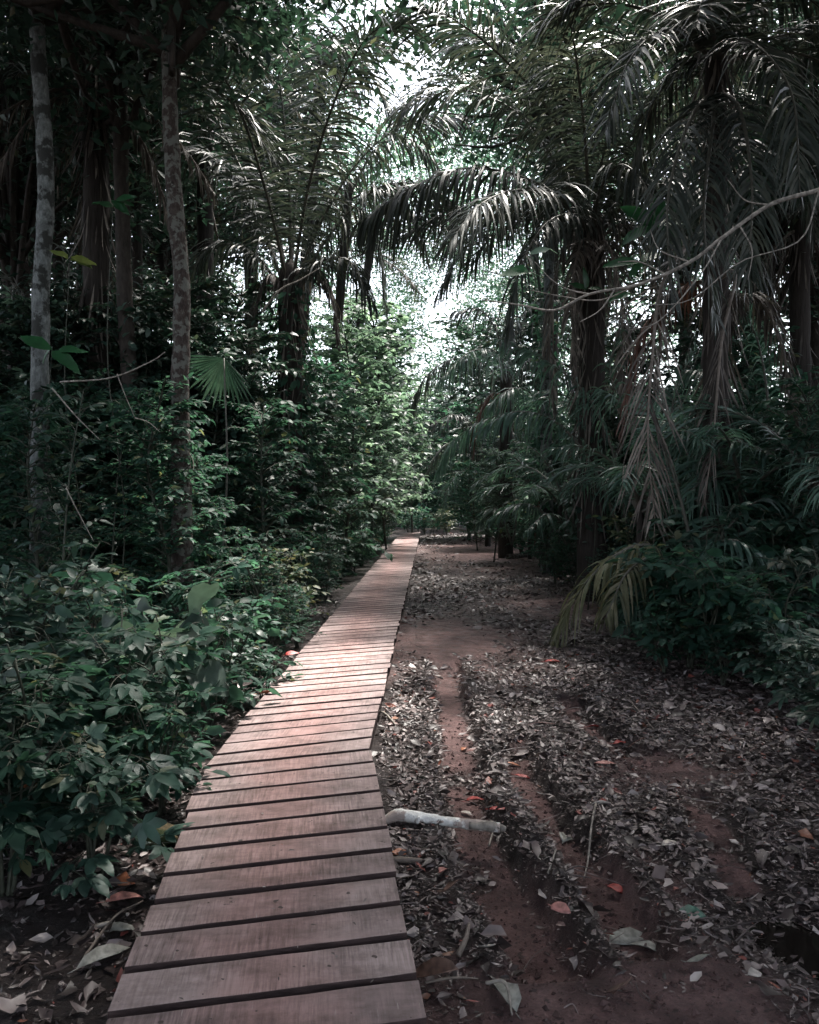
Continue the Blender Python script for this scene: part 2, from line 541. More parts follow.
def terrain(x, y):
    """height and bare-mud share"""
    x = np.asarray(x, float); y = np.asarray(y, float)
    h = (fbm(x * .35, y * .35, 3, 3) - .45) * .16
    h = h + (fbm(x * 2.2, y * 2.2, 7, 4) - .47) * .06
    path = ss(-1.2, -.2, x) * (1 - ss(2.2, 3.6, x))
    h = h * (1 - .45 * path)
    h = h + .35 * ss(3.2, 7, x) + .25 * ss(1.8, 5, -x)
    # muddy flat in the foreground
    flat = ss(4.3, 3.7, y) * ss(-.1, .35, x) * (1 - ss(1.1, 1.5, x)) * ss(0, .25, x - .02)
    flat = np.maximum(flat, .55 * ss(3.3, 2.7, y) * (x > .0) * (1 - ss(1.2, 1.6, x)))
    pn = fbm(x * 3.1, y * 3.1, 21, 4)
    mud = np.clip(flat * 1.25 - .55 * ss(.50, .60, pn), 0, 1)
    h = h - .02 * flat
    # bare pinkish earth farther along, also painting in the path's sunlit patches
    for (gx, gy, rx, ry, k) in ((*ground(450, 640)[:2], 1.0, 2.2, .75), (*ground(480, 552)[:2], 2.2, 7, .75), (*ground(570, 605)[:2], 1.4, 2.5, .55), (*ground(665, 770)[:2], .45, .5, .6)):
        e = np.exp(-(((x - gx) / rx) ** 2 + ((y - gy) / ry) ** 2))
        mud = np.maximum(mud, np.clip(k * 1.7 * e - .6 * (pn - .35), 0, 1) * (e > .15))
    wob = (fbm(x * 3.5, y * 3.5, 33, 3) - .45) * .08
    for line, wid, dep in RUTS:
        sel = (x > line[:, 0].min() - 1) & (x < line[:, 0].max() + 1) & (y > line[:, 1].min() - 1) & (y < line[:, 1].max() + 1)
        if not sel.any():
            continue
        d, par = polydist(x[sel], y[sel], line)
        d = d + wob[sel]
        brk = .72 + .5 * vnoise(par * 9, par * 0 + wid * 10, 5)
        end = ss(0, .06, par) * (1 - ss(.93, 1, par))
        inn = (1 - ss(wid * .5 - .05, wid * .5 + .03, d)) * end
        flr = (1 - ss(wid * .5 - .075, wid * .5 - .03, d)) * end
        rim = np.exp(-((d - wid * .5 - .07) / .06) ** 2) * end
        h[sel] += -dep * inn * np.clip(brk + .3, 0, 1) + .030 * rim * (.5 + .8 * fbm(x[sel] * 6, y[sel] * 6, 9, 3))
        mud[sel] = np.maximum(mud[sel] * (1 - .9 * np.clip(rim * 1.2, 0, 1)), flr * np.clip(brk * 1.2, 0, 1) * (1 - .75 * ss(.57, .64, fbm(x[sel] * 3.3 + 7, y[sel] * 3.3, 61, 4))))
    # wet ditch at the right
    e = np.exp(-(((x - 1.72 - .12 * np.sin(y * 5)) / .33) ** 2 + ((y - 3.15) / .62) ** 2))
    h = h - .13 * e
    # tiny clods near the camera
    h = h + (fbm(x * 16, y * 16, 41, 3) - .45) * .020 * (1 - .75 * mud) * ss(16, 9, y)
    # under the boardwalk keep low
    u = ss(-2.0, -1.5, x) * (1 - ss(-.1, .15, x)) * ss(40, 36, y)
    h = np.where(u > 0, np.minimum(h, .06 + (1 - u) * .3), h)
    return h, mud


def Hh(x, y):
    return float(terrain(np.array([x]), np.array([y]))[0][0])


def MUDAT(x, y):
    return float(terrain(np.array([x]), np.array([y]))[1][0])


def graded(lo, hi, step, far_lo, far_hi, grow=1.13):
    a = list(np.arange(lo, hi, step))
    s = step; v = a[-1]
    while v < far_hi:
        s *= grow; v += s; a.append(v)
    s = step; v = a[0]; b = []
    while v > far_lo:
        s *= grow; v -= s; b.append(v)
    return np.array(b[::-1] + a)


gx = graded(-2.2, 3.4, .024, -260, 260)
gy = graded(2.2, 8.5, .024, -60, 420, 1.06)
X, Y = np.meshgrid(gx, gy)
Z, MUD = terrain(X.ravel(), Y.ravel())
g = MB()
nx, ny = len(gx), len(gy)
idx = np.arange(nx * ny).reshape(ny, nx)
g.add(np.stack([X.ravel(), Y.ravel(), Z], 1), np.stack([idx[:-1, :-1].ravel(), idx[:-1, 1:].ravel(), idx[1:, 1:].ravel(), idx[1:, :-1].ravel()], 1))
gr = kind(g.build('ground', M['ground']), 'structure')
a = gr.data.attributes.new('mud', 'FLOAT', 'POINT')
a.data.foreach_set('value', MUD.astype(np.float32))

# dark standing water in the ditch
m_, nt_, out_ = mat('dark_water')
b_ = node(nt_, 'ShaderNodeBsdfPrincipled', Roughness=.04)
b_.inputs['Base Color'].default_value = (.012, .010, .009, 1)
nz = node(nt_, 'ShaderNodeTexNoise', Scale=9.0, Detail=2.0)
bp_ = node(nt_, 'ShaderNodeBump', Strength=.08, Distance=.01)
nt_.links.new(nz.outputs[0], bp_.inputs['Height']); nt_.links.new(bp_.outputs[0], b_.inputs['Normal'])
nt_.links.new(b_.outputs[0], out_.inputs[0])
wmb = MB()
th = np.linspace(0, 2 * PI, 40, endpoint=False)
zw = Hh(1.70, 3.2) + .045
wmb.add(np.vstack([[[1.66, 3.3, zw]], np.stack([1.66 + .6 * np.cos(th), 3.3 + 1.1 * np.sin(th), np.full(40, zw)], 1)]),
        np.stack([np.zeros(40, int), 1 + np.arange(40), 1 + (np.arange(40) + 1) % 40], 1))
kind(wmb.build('puddle_water', m_), 'structure')

# ------------------------------------------------------------------ leaf litter (stuff)
def litter():
    rng = np.random.default_rng(11)
    mb = MB(); clods = MB()
    for (x0, x1, y0, y1, n, L0, L1, lod) in ((-.1, 2.6, 2.3, 5.2, 30000, .010, .072, 'mid'), (-.4, 4.2, 5.2, 9.5, 60000, .014, .082, 'mid'),
                                             (-.4, 5.2, 9.5, 18, 42000, .03, .11, 'lo'), (-.4, 5.5, 18, 40, 18000, .07, .16, 'lo'),
                                             (-2.6, -.75, 2.2, 5, 11000, .010, .085, 'mid'), (-5, -.6, 5, 14, 6000, .06, .15, 'lo'), (2.6, 6, 2.5, 9, 12000, .03, .10, 'mid')):
        x = rng.uniform(x0, x1, n); y = rng.uniform(y0, y1, n)
        h, mud = terrain(x, y)
        clump = fbm(x * 1.3, y * 1.3, 55, 3)
        keep = (rng.random(n) > mud * 1.04 - .03) & (rng.random(n) < .45 + 1.3 * (clump - .2))
        # nothing on top of the boardwalk
        run1 = (y < 5.0) & (x > -0.60 - .12 * (y - 0) - .02) & (x < .36 - .12 * y)
        run2 = (y >= 5.0) & (x > -1.30 + .0245 * (y - 4.7)) & (x < -.22 + .0235 * (y - 5.06))
        keep &= ~(run1 | run2)
        x, y, h = x[keep], y[keep], h[keep]
        k = len(x)
        az = rng.uniform(0, 2 * PI, k)
        el = rng.normal(0, .11, k)
        d = np.stack([np.cos(az) * np.cos(el), np.sin(az) * np.cos(el), np.sin(el)], 1)
        up = nrm(np.stack([rng.normal(0, .3, k), rng.normal(0, .3, k), np.ones(k)], 1))
        L = L0 + (L1 - L0) * rng.random(k) ** 2.2
        big = rng.random(k) < .022
        L = np.where(big, rng.uniform(1.1, 1.6, k) * L1, L)
        asp = np.where(rng.random(k) < .12, .12, rng.uniform(.22, .62, k))
        pos = np.stack([x, y, h + rng.uniform(-.002, .009, k) + np.abs(np.sin(el)) * L * .4], 1)
        leaves(mb, pos, d, up, L, L * asp, np.where(big, rng.normal(0, .2, k), rng.normal(.0, .25, k)), rng, lod, 0, .3, .25, .13)
    # crumbs and needles
    n = 26000
    x = rng.uniform(-.2, 2.8, n); y = 2.3 + 5 * rng.random(n) ** 1.4
    h, mud = terrain(x, y)
    keep = (x > .36 - .12 * y) & (rng.random(n) > mud * .985)
    x, y, h = x[keep], y[keep], h[keep]; k = len(x)
    az = rng.uniform(0, 2 * PI, k)
    d = np.stack([np.cos(az), np.sin(az), rng.normal(0, .2, k)], 1)
    leaves(mb, np.stack([x, y, h + .004], 1), d, np.tile([0, 0, 1.], (k, 1)), rng.uniform(.006, .035, k), rng.uniform(.003, .012, k), 0, rng, 'lo', 0, .3)
    # a few crumbs blown onto the planks
    k = 60; y = rng.uniform(2.4, 9, k); x = np.where(y < 4.9, -.62 - .12 * y + .5, -.70) + rng.uniform(-.42, .42, k)
    az = rng.uniform(0, 2 * PI, k)
    leaves(mb, np.stack([x, y, np.full(k, .207)], 1), np.stack([np.cos(az), np.sin(az), 0 * az], 1), np.tile([0, 0, 1.], (k, 1)), rng.uniform(.008, .035, k), rng.uniform(.004, .012, k), .1, rng, 'mid', 0, .3)
    n = 7000
    x = rng.uniform(.05, 1.6, n); y = 2.4 + 4.5 * rng.random(n) ** 1.3
    h, mud = terrain(x, y)
    kk = (mud > .3) & (x > .42 - .12 * y)
    for q in np.nonzero(kk)[0]:
        r_ = .002 + .014 * rng.random() ** 4
        v = rng.normal(0, 1, (6, 3)) * .25 + np.array([[1, 0, 0], [-1, 0, 0], [0, 1, 0], [0, -1, 0], [0, 0, .8], [0, 0, -.8]])
        clods.add(np.array([x[q], y[q], h[q] + r_ * .2]) + v * r_, [np.array([[0, 2, 4], [2, 1, 4], [1, 3, 4], [3, 0, 4], [2, 0, 5], [1, 2, 5], [3, 1, 5], [0, 3, 5]])])
    # twigs and bits of palm leaf among the leaves
    for q in range(520):
        x0, y0 = rng.uniform(-.2, 3.2), 2.4 + 9 * rng.random() ** 1.3
        if x0 < .42 - .12 * min(y0, 5) or MUDAT(x0, y0) > .75 and rng.random() < .9:
            continue
        a_ = rng.uniform(0, 2 * PI); l = rng.uniform(.05, .32)
        z0 = Hh(x0, y0) + .012
        tube(mb, [(x0, y0, z0), (x0 + math.cos(a_) * l * .5 + rng.normal(0, .02), y0 + math.sin(a_) * l * .5 + rng.normal(0, .02), z0 + rng.uniform(0, .02)), (x0 + math.cos(a_) * l, y0 + math.sin(a_) * l, z0)], [rng.uniform(.0015, .005), .001], 5, 7, cap=False)
    kind(mb.build('leaf_litter', M['litter']), 'stuff')
    kind(clods.build('mud_crumbs', M['crumb'], smooth=False), 'stuff')


litter()

# ------------------------------------------------------------------ boardwalk
def boardwalk():
    root = thing('boardwalk', 'long low boardwalk of weathered reddish grey planks bending once', 'boardwalk', (-.6, 4.9, 0))
    top = .20; th_ = .045
    rng = random.Random(4)

    def run(name, a_l, a_r, b_l, b_r, n0, n1, ang0, ang1, label):
        """planks between two edge lines; ends slide along the edges"""
        a_l, a_r, b_l, b_r = map(np.array, (a_l, a_r, b_l, b_r))
        mid0, mid1 = (a_l + a_r) / 2, (b_l + b_r) / 2
        head = math.atan2(*(mid1 - mid0)[[0, 1]])            # from +y towards +x
        bm = bmesh.new()
        o = link(name, bpy.data.meshes.new(name), root)
        o.location = (float(mid0[0] + .6), float(mid0[1] - 4.9), 0)
        o.rotation_euler = (0, 0, -head)
        M_inv = (Matrix.Translation(Vector((mid0[0], mid0[1], 0))) @ Matrix.Rotation(-head, 4, 'Z')).inverted()
        for t0l, t1l, t0r, t1r in zip(n0[:-1], n0[1:], n1[:-1], n1[1:]):
            gap = .036 + rng.uniform(-.005, .006)
            g_l = gap / np.linalg.norm(b_l - a_l); g_r = gap / np.linalg.norm(b_r - a_r)
            e = [rng.uniform(-.012, .012) for _ in range(2)]
            sk = [rng.uniform(-.002, .002) for _ in range(4)]
            cr = [a_l + (b_l - a_l) * t0l, a_r + (b_r - a_r) * t0r, a_r + (b_r - a_r) * (t1r - g_r), a_l + (b_l - a_l) * (t1l - g_l)]
            ux = (cr[1] - cr[0]) / np.linalg.norm(cr[1] - cr[0])
            cr[0] = cr[0] + ux * e[0]; cr[3] = cr[3] + ux * e[0]; cr[1] = cr[1] + ux * e[1]; cr[2] = cr[2] + ux * e[1]
            tz = top + rng.uniform(-.002, .002)
            zz = [tz + s for s in sk]
            # subdivide lengthwise so edges can wander a little
            rows = []
            NS = 9
            wob = [rng.uniform(-.0028, .0028) for _ in range(NS * 2)]
            for i in range(NS):
                u = i / (NS - 1)
                f0 = cr[0] * (1 - u) + cr[1] * u; f1 = cr[3] * (1 - u) + cr[2] * u
                yv = (f1 - f0) / np.linalg.norm(f1 - f0)
                f0 = f0 + yv * wob[i]; f1 = f1 + yv * wob[NS + i]
                z0 = zz[0] * (1 - u) + zz[1] * u; z1 = zz[3] * (1 - u) + zz[2] * u
                rows.append([bm.verts.new(M_inv @ Vector((*q, zq))) for q, zq in ((f0, z0), (f1, z1), (f1, z1 - th_), (f0, z0 - th_))])
            for p, q in zip(rows[:-1], rows[1:]):
                for k in range(4):
                    bm.faces.new((p[k], q[k], q[(k + 1) % 4], p[(k + 1) % 4]))
            bm.faces.new(rows[0]); bm.faces.new(rows[-1][::-1])
        bmesh.ops.recalc_face_normals(bm, faces=bm.faces)
        es = [e_ for e_ in bm.edges if len(e_.link_faces) == 2 and e_.calc_face_angle(0) > .8]
        bmesh.ops.bevel(bm, geom=es, offset=.004, segments=2, affect='EDGES', profile=.6)
        bm.to_mesh(o.data); bm.free()
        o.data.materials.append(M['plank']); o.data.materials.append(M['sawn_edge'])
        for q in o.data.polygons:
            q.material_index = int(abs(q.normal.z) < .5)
        o['label'] = label
        return o
    D = lambda px, py: ground(px, py, top)[:2]
    kl, kr = D(205, 765), D(370, 748)
    nl, nr = kl + (D(103, 1024) - kl) * 1.75, kr + (D(425, 1024) - kr) * 1.62
    Ln = np.linalg.norm(kl - nl); N1 = int(round(Ln / .2225))
    tl = np.linspace(0, 1, N1 + 1)
    run('decking', nl, nr, kl, kr, tl, tl, 0, 0, 'near run of wide planks slanting across the foreground')
    fl, fr = D(400.5, 533), D(420.5, 532)
    L2 = np.linalg.norm(fl - kl); N2 = int(round(L2 / .214))
    w = np.arange(N2 + 1)
    rg = np.random.default_rng(8).normal(0, .022, N2 + 1); rg[0] = rg[-1] = 0
    t = (w + rg) / N2
    # left end of the first planks a little narrower: wedges at the bend
    run('decking', kl, kr, fl, fr, t, np.clip(t + .0022 * np.exp(-w / 2.5) * (w > 0), 0, 1), 0, 0, 'far run of narrower planks leading to the trees')
    # stringers and posts
    for (a, b) in ((nl, kl), (nr, kr), (kl, fl), (kr, fr)):
        mid = (nl + nr + kl + kr) / 4 if a is nl or a is nr else (kl + kr + fl + fr) / 4
        v = b - a; nv = np.array([-v[1], v[0]]) / np.linalg.norm(v)
        if (mid - a) @ nv < 0:
            nv = -nv
        mb = MB()
        a2, b2 = a + nv * .035, b + nv * .035
        q = [a2, b2, b2 + nv * .06, a2 + nv * .06]
        zs = (.148, -.06)
        V = [(*p, z) for z in zs for p in q]
        V = np.array(V) - np.array([-.6, 4.9, 0])
        mb.add(V, [np.array([[0, 1, 2, 3], [7, 6, 5, 4], [0, 4, 5, 1], [1, 5, 6, 2], [2, 6, 7, 3], [3, 7, 4, 0]])])
        mb.build('stringer', M['wet_wood'], root, smooth=False)
        Lm = np.linalg.norm(v)
        for k in range(1, int(Lm / 2.4) + 1):
            if k > 5:
                break
            c = a2 + v / Lm * (k * 2.4 - 1.4) + nv * .11
            mb = MB(); c = c - np.array([-.6, 4.9])
            tube(mb, [(*c, -.3), (*c, .13)], [.045, .045], 8, 2)
            mb.build('post', M['wet_wood'], root)


boardwalk()

# ------------------------------------------------------------------ plants
def branchy(h, nb, bl, lpb, Lf, Wf, seed, stem_r=.02, lean=(0, 0), z0=.2, lod='mid', droop=.25, comp=False, el=(15, 55), nst=1, spread=.0, sub=0):
    """stems with leafy branches -> (foliage MB, stem MB)"""
    rng = np.random.default_rng(seed)
    fol, st = MB(), MB()
    P, D, U, LL = [], [], [], []
    for s in range(nst):
        az0 = rng.uniform(0, 2 * PI)
        tilt = spread * rng.uniform(.4, 1)
        hh = h * rng.uniform(.75, 1.0)
        top = np.array([math.cos(az0) * tilt + lean[0], math.sin(az0) * tilt + lean[1], 1.0]) * hh
        mids = [np.zeros(3) + [rng.normal(0, .02), rng.normal(0, .02), 0]]
        for u in (.35, .7):
            mids.append(top * u * np.array([.7, .7, 1]) + rng.normal(0, .025 * h, 3) * [1, 1, 0])
        mids.append(top)
        c = crom(mids, 24)
        tube(st, c, [stem_r, stem_r * .3], 6, 0)
        n = max(1, nb // nst)
        for b in range(n):
            t = z0 + (1 - z0) * (b + rng.random()) / n
            i = min(22, int(t * 23)); p0 = c[i]
            az = b * 2.4 + az0 + rng.normal(0, .4)
            e = R(rng.uniform(*el))
            l = bl * (1.05 - .55 * t) * rng.uniform(.7, 1.2)
            bp = np.array(arc_pts(p0, az, l, math.degrees(e), rng.uniform(20, 60), 5))
            tube(st, bp, [stem_r * .35, stem_r * .12], 4, 7, cap=False)
            cc = crom(bp, 20); tt = nrm(np.gradient(cc, axis=0))
            k = max(2, int(lpb * rng.uniform(.7, 1.3)))
            for j in range(k):
                u = .2 + .8 * (j + rng.random() * .6) / k
                i = min(19, int(u * 19))
                sd = 1 if j % 2 else -1
                side = np.cross(tt[i], [0, 0, 1.0]); side /= max(np.linalg.norm(side), 1e-6)
                d = side * sd * rng.uniform(.6, 1.1) + tt[i] * rng.uniform(.4, .9) + np.array([0, 0, rng.normal(-.05, .25)])
                if j == k - 1:
                    d = tt[i] + rng.normal(0, .2, 3)
                P.append(cc[i]); D.append(d); U.append(rng.normal(0, .35, 3) + [0, 0, 1]); LL.append(Lf * rng.uniform(.55, 1.25))
    P, D, U, LL = np.array(P), nrm(np.array(D)), nrm(np.array(U)), np.array(LL)
    if comp:
        z = nrm(U - (U * D).sum(1, keepdims=True) * D); y = np.cross(z, D)
        tip = P + D * LL[:, None] * .55
        for a, s in ((-1.45, .62), (-.72, .88), (0, 1.05), (.72, .88), (1.45, .62)):
            d = D * math.cos(a) + y * math.sin(a)
            leaves(fol, tip, d, z, LL * s, LL * s * Wf / Lf, droop * rng.uniform(.6, 1.6, len(P)), rng, lod, 0, .2, .12)
        for p, q in zip(P, tip):
            tube(st, [p, q], [.004, .003], 3, 2, cap=False)
    else:
        leaves(fol, P + D * .02, D, U, LL, LL * Wf / Lf * rng.uniform(.8, 1.2, len(P)), droop * rng.uniform(.3, 1.8, len(P)), rng, lod, 0, .22, .15)
    return fol, st


PROTO = {}


def proto(key, matname, stem='stem', **kw):
    fol, st = branchy(**kw)
    PROTO[key] = (fol.mesh(key + '_foliage', [M[matname]]), st.mesh(key + '_stem', [M[stem]]))


def plant(key, name, label, cat, x, y, rz=0.0, sc=1.0, group=None, z=None, tilt=0.0, stemname='stem'):
    t = thing(name, label, cat, (x, y, (Hh(x, y) if z is None else z) - .01), group, rz, sc)
    t.rotation_euler = (tilt, tilt * .4, rz)
    f, s = PROTO[key]
    link('foliage', f, t); link(stemname, s, t)
    return t


# near bushes
proto('palmate1', 'leaf_mid', h=1.15, nb=30, bl=.55, lpb=5, Lf=.155, Wf=.068, seed=1, stem_r=.014, lod='hi', comp=True, nst=5, spread=.35, droop=.22, el=(5, 45))
proto('palmate2', 'leaf_dark', h=.95, nb=26, bl=.5, lpb=5, Lf=.17, Wf=.075, seed=2, stem_r=.014, lod='hi', comp=True, nst=4, spread=.4, droop=.25, el=(5, 45))
proto('broad1', 'leaf_mid', h=1.1, nb=40, bl=.5, lpb=8, Lf=.15, Wf=.07, seed=3, stem_r=.014, lod='hi', nst=6, spread=.4, droop=.28)
proto('broad2', 'leaf_dark', h=1.25, nb=46, bl=.5, lpb=9, Lf=.125, Wf=.06, seed=4, stem_r=.014, lod='hi', nst=6, spread=.35, droop=.28)
proto('broad3', 'leaf_mid', h=.7, nb=30, bl=.4, lpb=8, Lf=.11, Wf=.055, seed=5, stem_r=.01, lod='hi', nst=6, spread=.5, droop=.25)
proto('heart', 'leaf_pale', h=1.05, nb=14, bl=.45, lpb=3, Lf=.25, Wf=.20, seed=6, stem_r=.014, lod='hi', nst=3, spread=.3, droop=.3)
proto('fine', 'leaf_mid', h=1.6, nb=80, bl=.65, lpb=14, Lf=.085, Wf=.042, seed=7, stem_r=.016, nst=6, spread=.35)
proto('lance', 'leaf_mid', h=1.0, nb=40, bl=.5, lpb=9, Lf=.2, Wf=.045, seed=8, stem_r=.012, lod='hi', nst=6, spread=.45, droop=.35)
proto('olive', 'leaf_olive', h=1.4, nb=50, bl=.55, lpb=9, Lf=.11, Wf=.06, seed=9, stem_r=.014, nst=4, spread=.3, droop=.2)
# saplings and leafy young trees
proto('sap1', 'leaf_mid', h=4.2, nb=87, bl=1.3, lpb=27, Lf=.15, Wf=.07, seed=11, stem_r=.035, z0=.12)
proto('sap2', 'leaf_dark', h=5.2, nb=112, bl=1.5, lpb=30, Lf=.16, Wf=.075, seed=12, stem_r=.04, z0=.1, lean=(.05, .02))
proto('sap3', 'leaf_mid', h=3.2, nb=75, bl=1.1, lpb=27, Lf=.12, Wf=.06, seed=13, stem_r=.03, z0=.1, lean=(-.08, .04))
proto('sap4', 'leaf_pale', h=4.6, nb=100, bl=1.4, lpb=27, Lf=.16, Wf=.08, seed=14, stem_r=.035, z0=.2)  # pale leaf colour also paints in the brightness of lit foliage
proto('sap5', 'leaf_dark', h=6.5, nb=125, bl=1.8, lpb=30, Lf=.17, Wf=.08, seed=15, stem_r=.05, z0=.2, lean=(.04, -.03))
proto('sapy', 'leaf_yellow', h=4.0, nb=40, bl=1.1, lpb=14, Lf=.14, Wf=.08, seed=16, stem_r=.03, z0=.4)
proto('wispy', 'leaf_dark', h=3.0, nb=16, bl=.8, lpb=9, Lf=.14, Wf=.06, seed=17, stem_r=.014, z0=.3, lod='hi', lean=(.1, 0))


# ---- trees with a tall trunk
def crown_mb(seed, rad, hgt, ncl, per, L, zc, lod='lo'):
    rng = np.random.default_rng(seed)
    fol, br = MB(), MB()
    for c in range(ncl):
        a = rng.uniform(0, 2 * PI); r = rad * math.sqrt(rng.random()); z = zc + rng.normal(0, hgt * .35)
        cen = np.array([math.cos(a) * r, math.sin(a) * r, z])
        tube(br, [np.array([0, 0, zc - hgt * .7 * rng.random() - .5]), cen * [.5, .5, .97], cen], [.07, .015], 5, 8)
        n = int(per * rng.uniform(.6, 1.4))
        off = rng.normal(0, 1, (n, 3)) * np.array([.7, .7, .32]) * rad * .3
        d = nrm(np.stack([rng.normal(0, 1, n), rng.normal(0, 1, n), rng.normal(-.25, .35, n)], 1))
        up = nrm(np.stack([rng.normal(0, .5, n), rng.normal(0, .5, n), np.ones(n)], 1))
        LL = L * rng.uniform(.6, 1.3, n)
        leaves(fol, cen + off, d, up, LL, LL * .5, rng.uniform(0, .3, n), rng, lod, 0, .2)
    return fol, br


CROWN = {}
for k, (seed, rad, hgt, ncl, per, L, zc, mt) in {
        'c1': (31, 3.2, 2.4, 44, 150, .19, 9.5, 'leaf_dark'), 'c2': (32, 2.8, 3.2, 44, 150, .17, 10.5, 'leaf_dark'),
        'c3': (33, 3.8, 2.4, 50, 150, .21, 12.0, 'leaf_dark'), 'c4': (34, 2.6, 4.5, 46, 140, .19, 8.0, 'leaf_dark')}.items():
    f, b = crown_mb(seed, rad, hgt, ncl, per, L, zc)
    CROWN[k] = (f.mesh(k + '_leaves', [M[mt]]), b.mesh(k + '_limbs', [M['bark_dark']]), zc)


def tree(name, label, x, y, key, r=.14, bark='bark_dark', sc=1.0, rz=0.0, group=None, pts=None, lump=.12, cat='tree', crown=True):
    t = thing(name, label, cat, (x, y, Hh(x, y) - .05), group)
    f, b, zc = CROWN[key]
    mb = MB()
    if pts is None:
        rg = random.Random(int(x * 31 + y * 77))
        pts = [(0, 0, 0)] + [(rg.uniform(-.18, .18), rg.uniform(-.18, .18), zc * sc * u) for u in (.3, .6)] + [(0, 0, zc * sc)]
    tube(mb, pts, [r * 1.35, r, r * .9, r * .75], 16, 90, lump=lump * 1.5, seed=int(abs(x * 10)))
    mb.build('trunk', M[bark], t)
    if crown:
        tip = pts[-1]
        o = link('crown', f, t); o.location = (tip[0], tip[1], tip[2] - zc * sc); o.rotation_euler = (0, 0, rz); o.scale = (sc,) * 3
        o2 = link('limbs', b, o)
    return t


def rel(pixels, Y, base):
    """polyline of pixel points at distance Y (or (px,py,Y)) relative to a base"""
    return [at(p[0], p[1], p[2] if len(p) > 2 else Y) - base for p in pixels]


def base_of(px, Y, dz=-.05):
    x = at(px, 500, Y)[0]
    return np.array([x, Y, Hh(x, Y) + dz])


# ---- palms
def palm(name, label, px, Y, crown_py, r=.2, specs=(), lean_px=0, seed=0, dead=0, lmat='palm', group=None, Ll=.75, L=3.6, auto=0, skirt=0, e_rng=(20, 75), az=None, n=56, trunk=True, w=.035, wob=.0, deadmat='palm_dead'):
    base = base_of(px, Y)
    t = thing(name, label, 'palm tree', base, group)
    rng = np.random.default_rng(seed)
    top = at(px + lean_px, crown_py, Y) - base
    if trunk:
        mb = MB()
        tube(mb, [np.zeros(3), top * .33 + [wob, 0, 0], top * .66, top, top + [0, 0, .45]], [r * 1.15, r, r * .95, r * .9, r * .85, r * .25], 14, 46, lump=.16, seed=seed)
        mb.build('trunk', M['bark_palm'], t)
    for sp in specs:                                     # traced fronds: pixel points, droop, options
        pts, dr, kw = sp
        kw = dict(kw); mm = kw.pop('m', lmat); ll = kw.pop('Ll', Ll); nn = kw.pop('n', n)
        mb = MB()
        frond(mb, [q for q in rel(pts, Y, base)], ll, nn, dr, rng, **{'w': w, **kw})
        mb.build('frond', [M[mm], M['rachis_dead' if mm in ('palm_dead', 'palm_rust') else 'rachis']], t)
    for i in range(auto):
        a_ = (az[0] + (az[1] - az[0]) * (i + .5) / auto if az else i * 2.399) + rng.normal(0, .15)
        e0 = rng.uniform(*e_rng)
        mb = MB()
        frond(mb, arc_pts(top + [0, 0, -.1], a_, L * rng.uniform(.8, 1.1), e0, rng.uniform(55, 95) + max(0, e0 - 50), side=rng.normal(0, .15)), Ll, n, rng.uniform(.3, .85), rng, w=w * .9)
        mb.build('frond', [M[lmat], M['rachis']], t)
    for i in range(dead):                                # dry fronds hanging along the trunk
        a_ = i * 2.1 + rng.normal(0, .3)
        mb = MB()
        frond(mb, arc_pts(top + [0, 0, -.25], a_, L * rng.uniform(.55, .8), rng.uniform(-30, 0), rng.uniform(50, 62), p=.5), Ll * .7, 34, 1.6, rng, w=w * .7, a0=45, a1=20)
        mb.build('dry_frond', [M[deadmat], M['rachis_dead']], t)
    if skirt:                                            # ragged fibre of old leaf bases
        mb = MB(); k = skirt
        zz = np.concatenate([rng.uniform(.3, 1.0, k - k // 3), rng.uniform(.86, 1.06, k // 3)]); a_ = rng.uniform(0, 2 * PI, k)
        c = top[None] * zz[:, None]
        out = np.stack([np.cos(a_), np.sin(a_), np.zeros(k)], 1)
        leaves(mb, c + out * r * .95, nrm(out * .25 + [0, 0, -1] + rng.normal(0, .12, (k, 3))), out, rng.uniform(.4, 1.1, k), rng.uniform(.015, .05, k), rng.normal(-.1, .1, k), rng, 'mid')
        mb.build('fibre_skirt', M['palm_dead'], t)
    return t


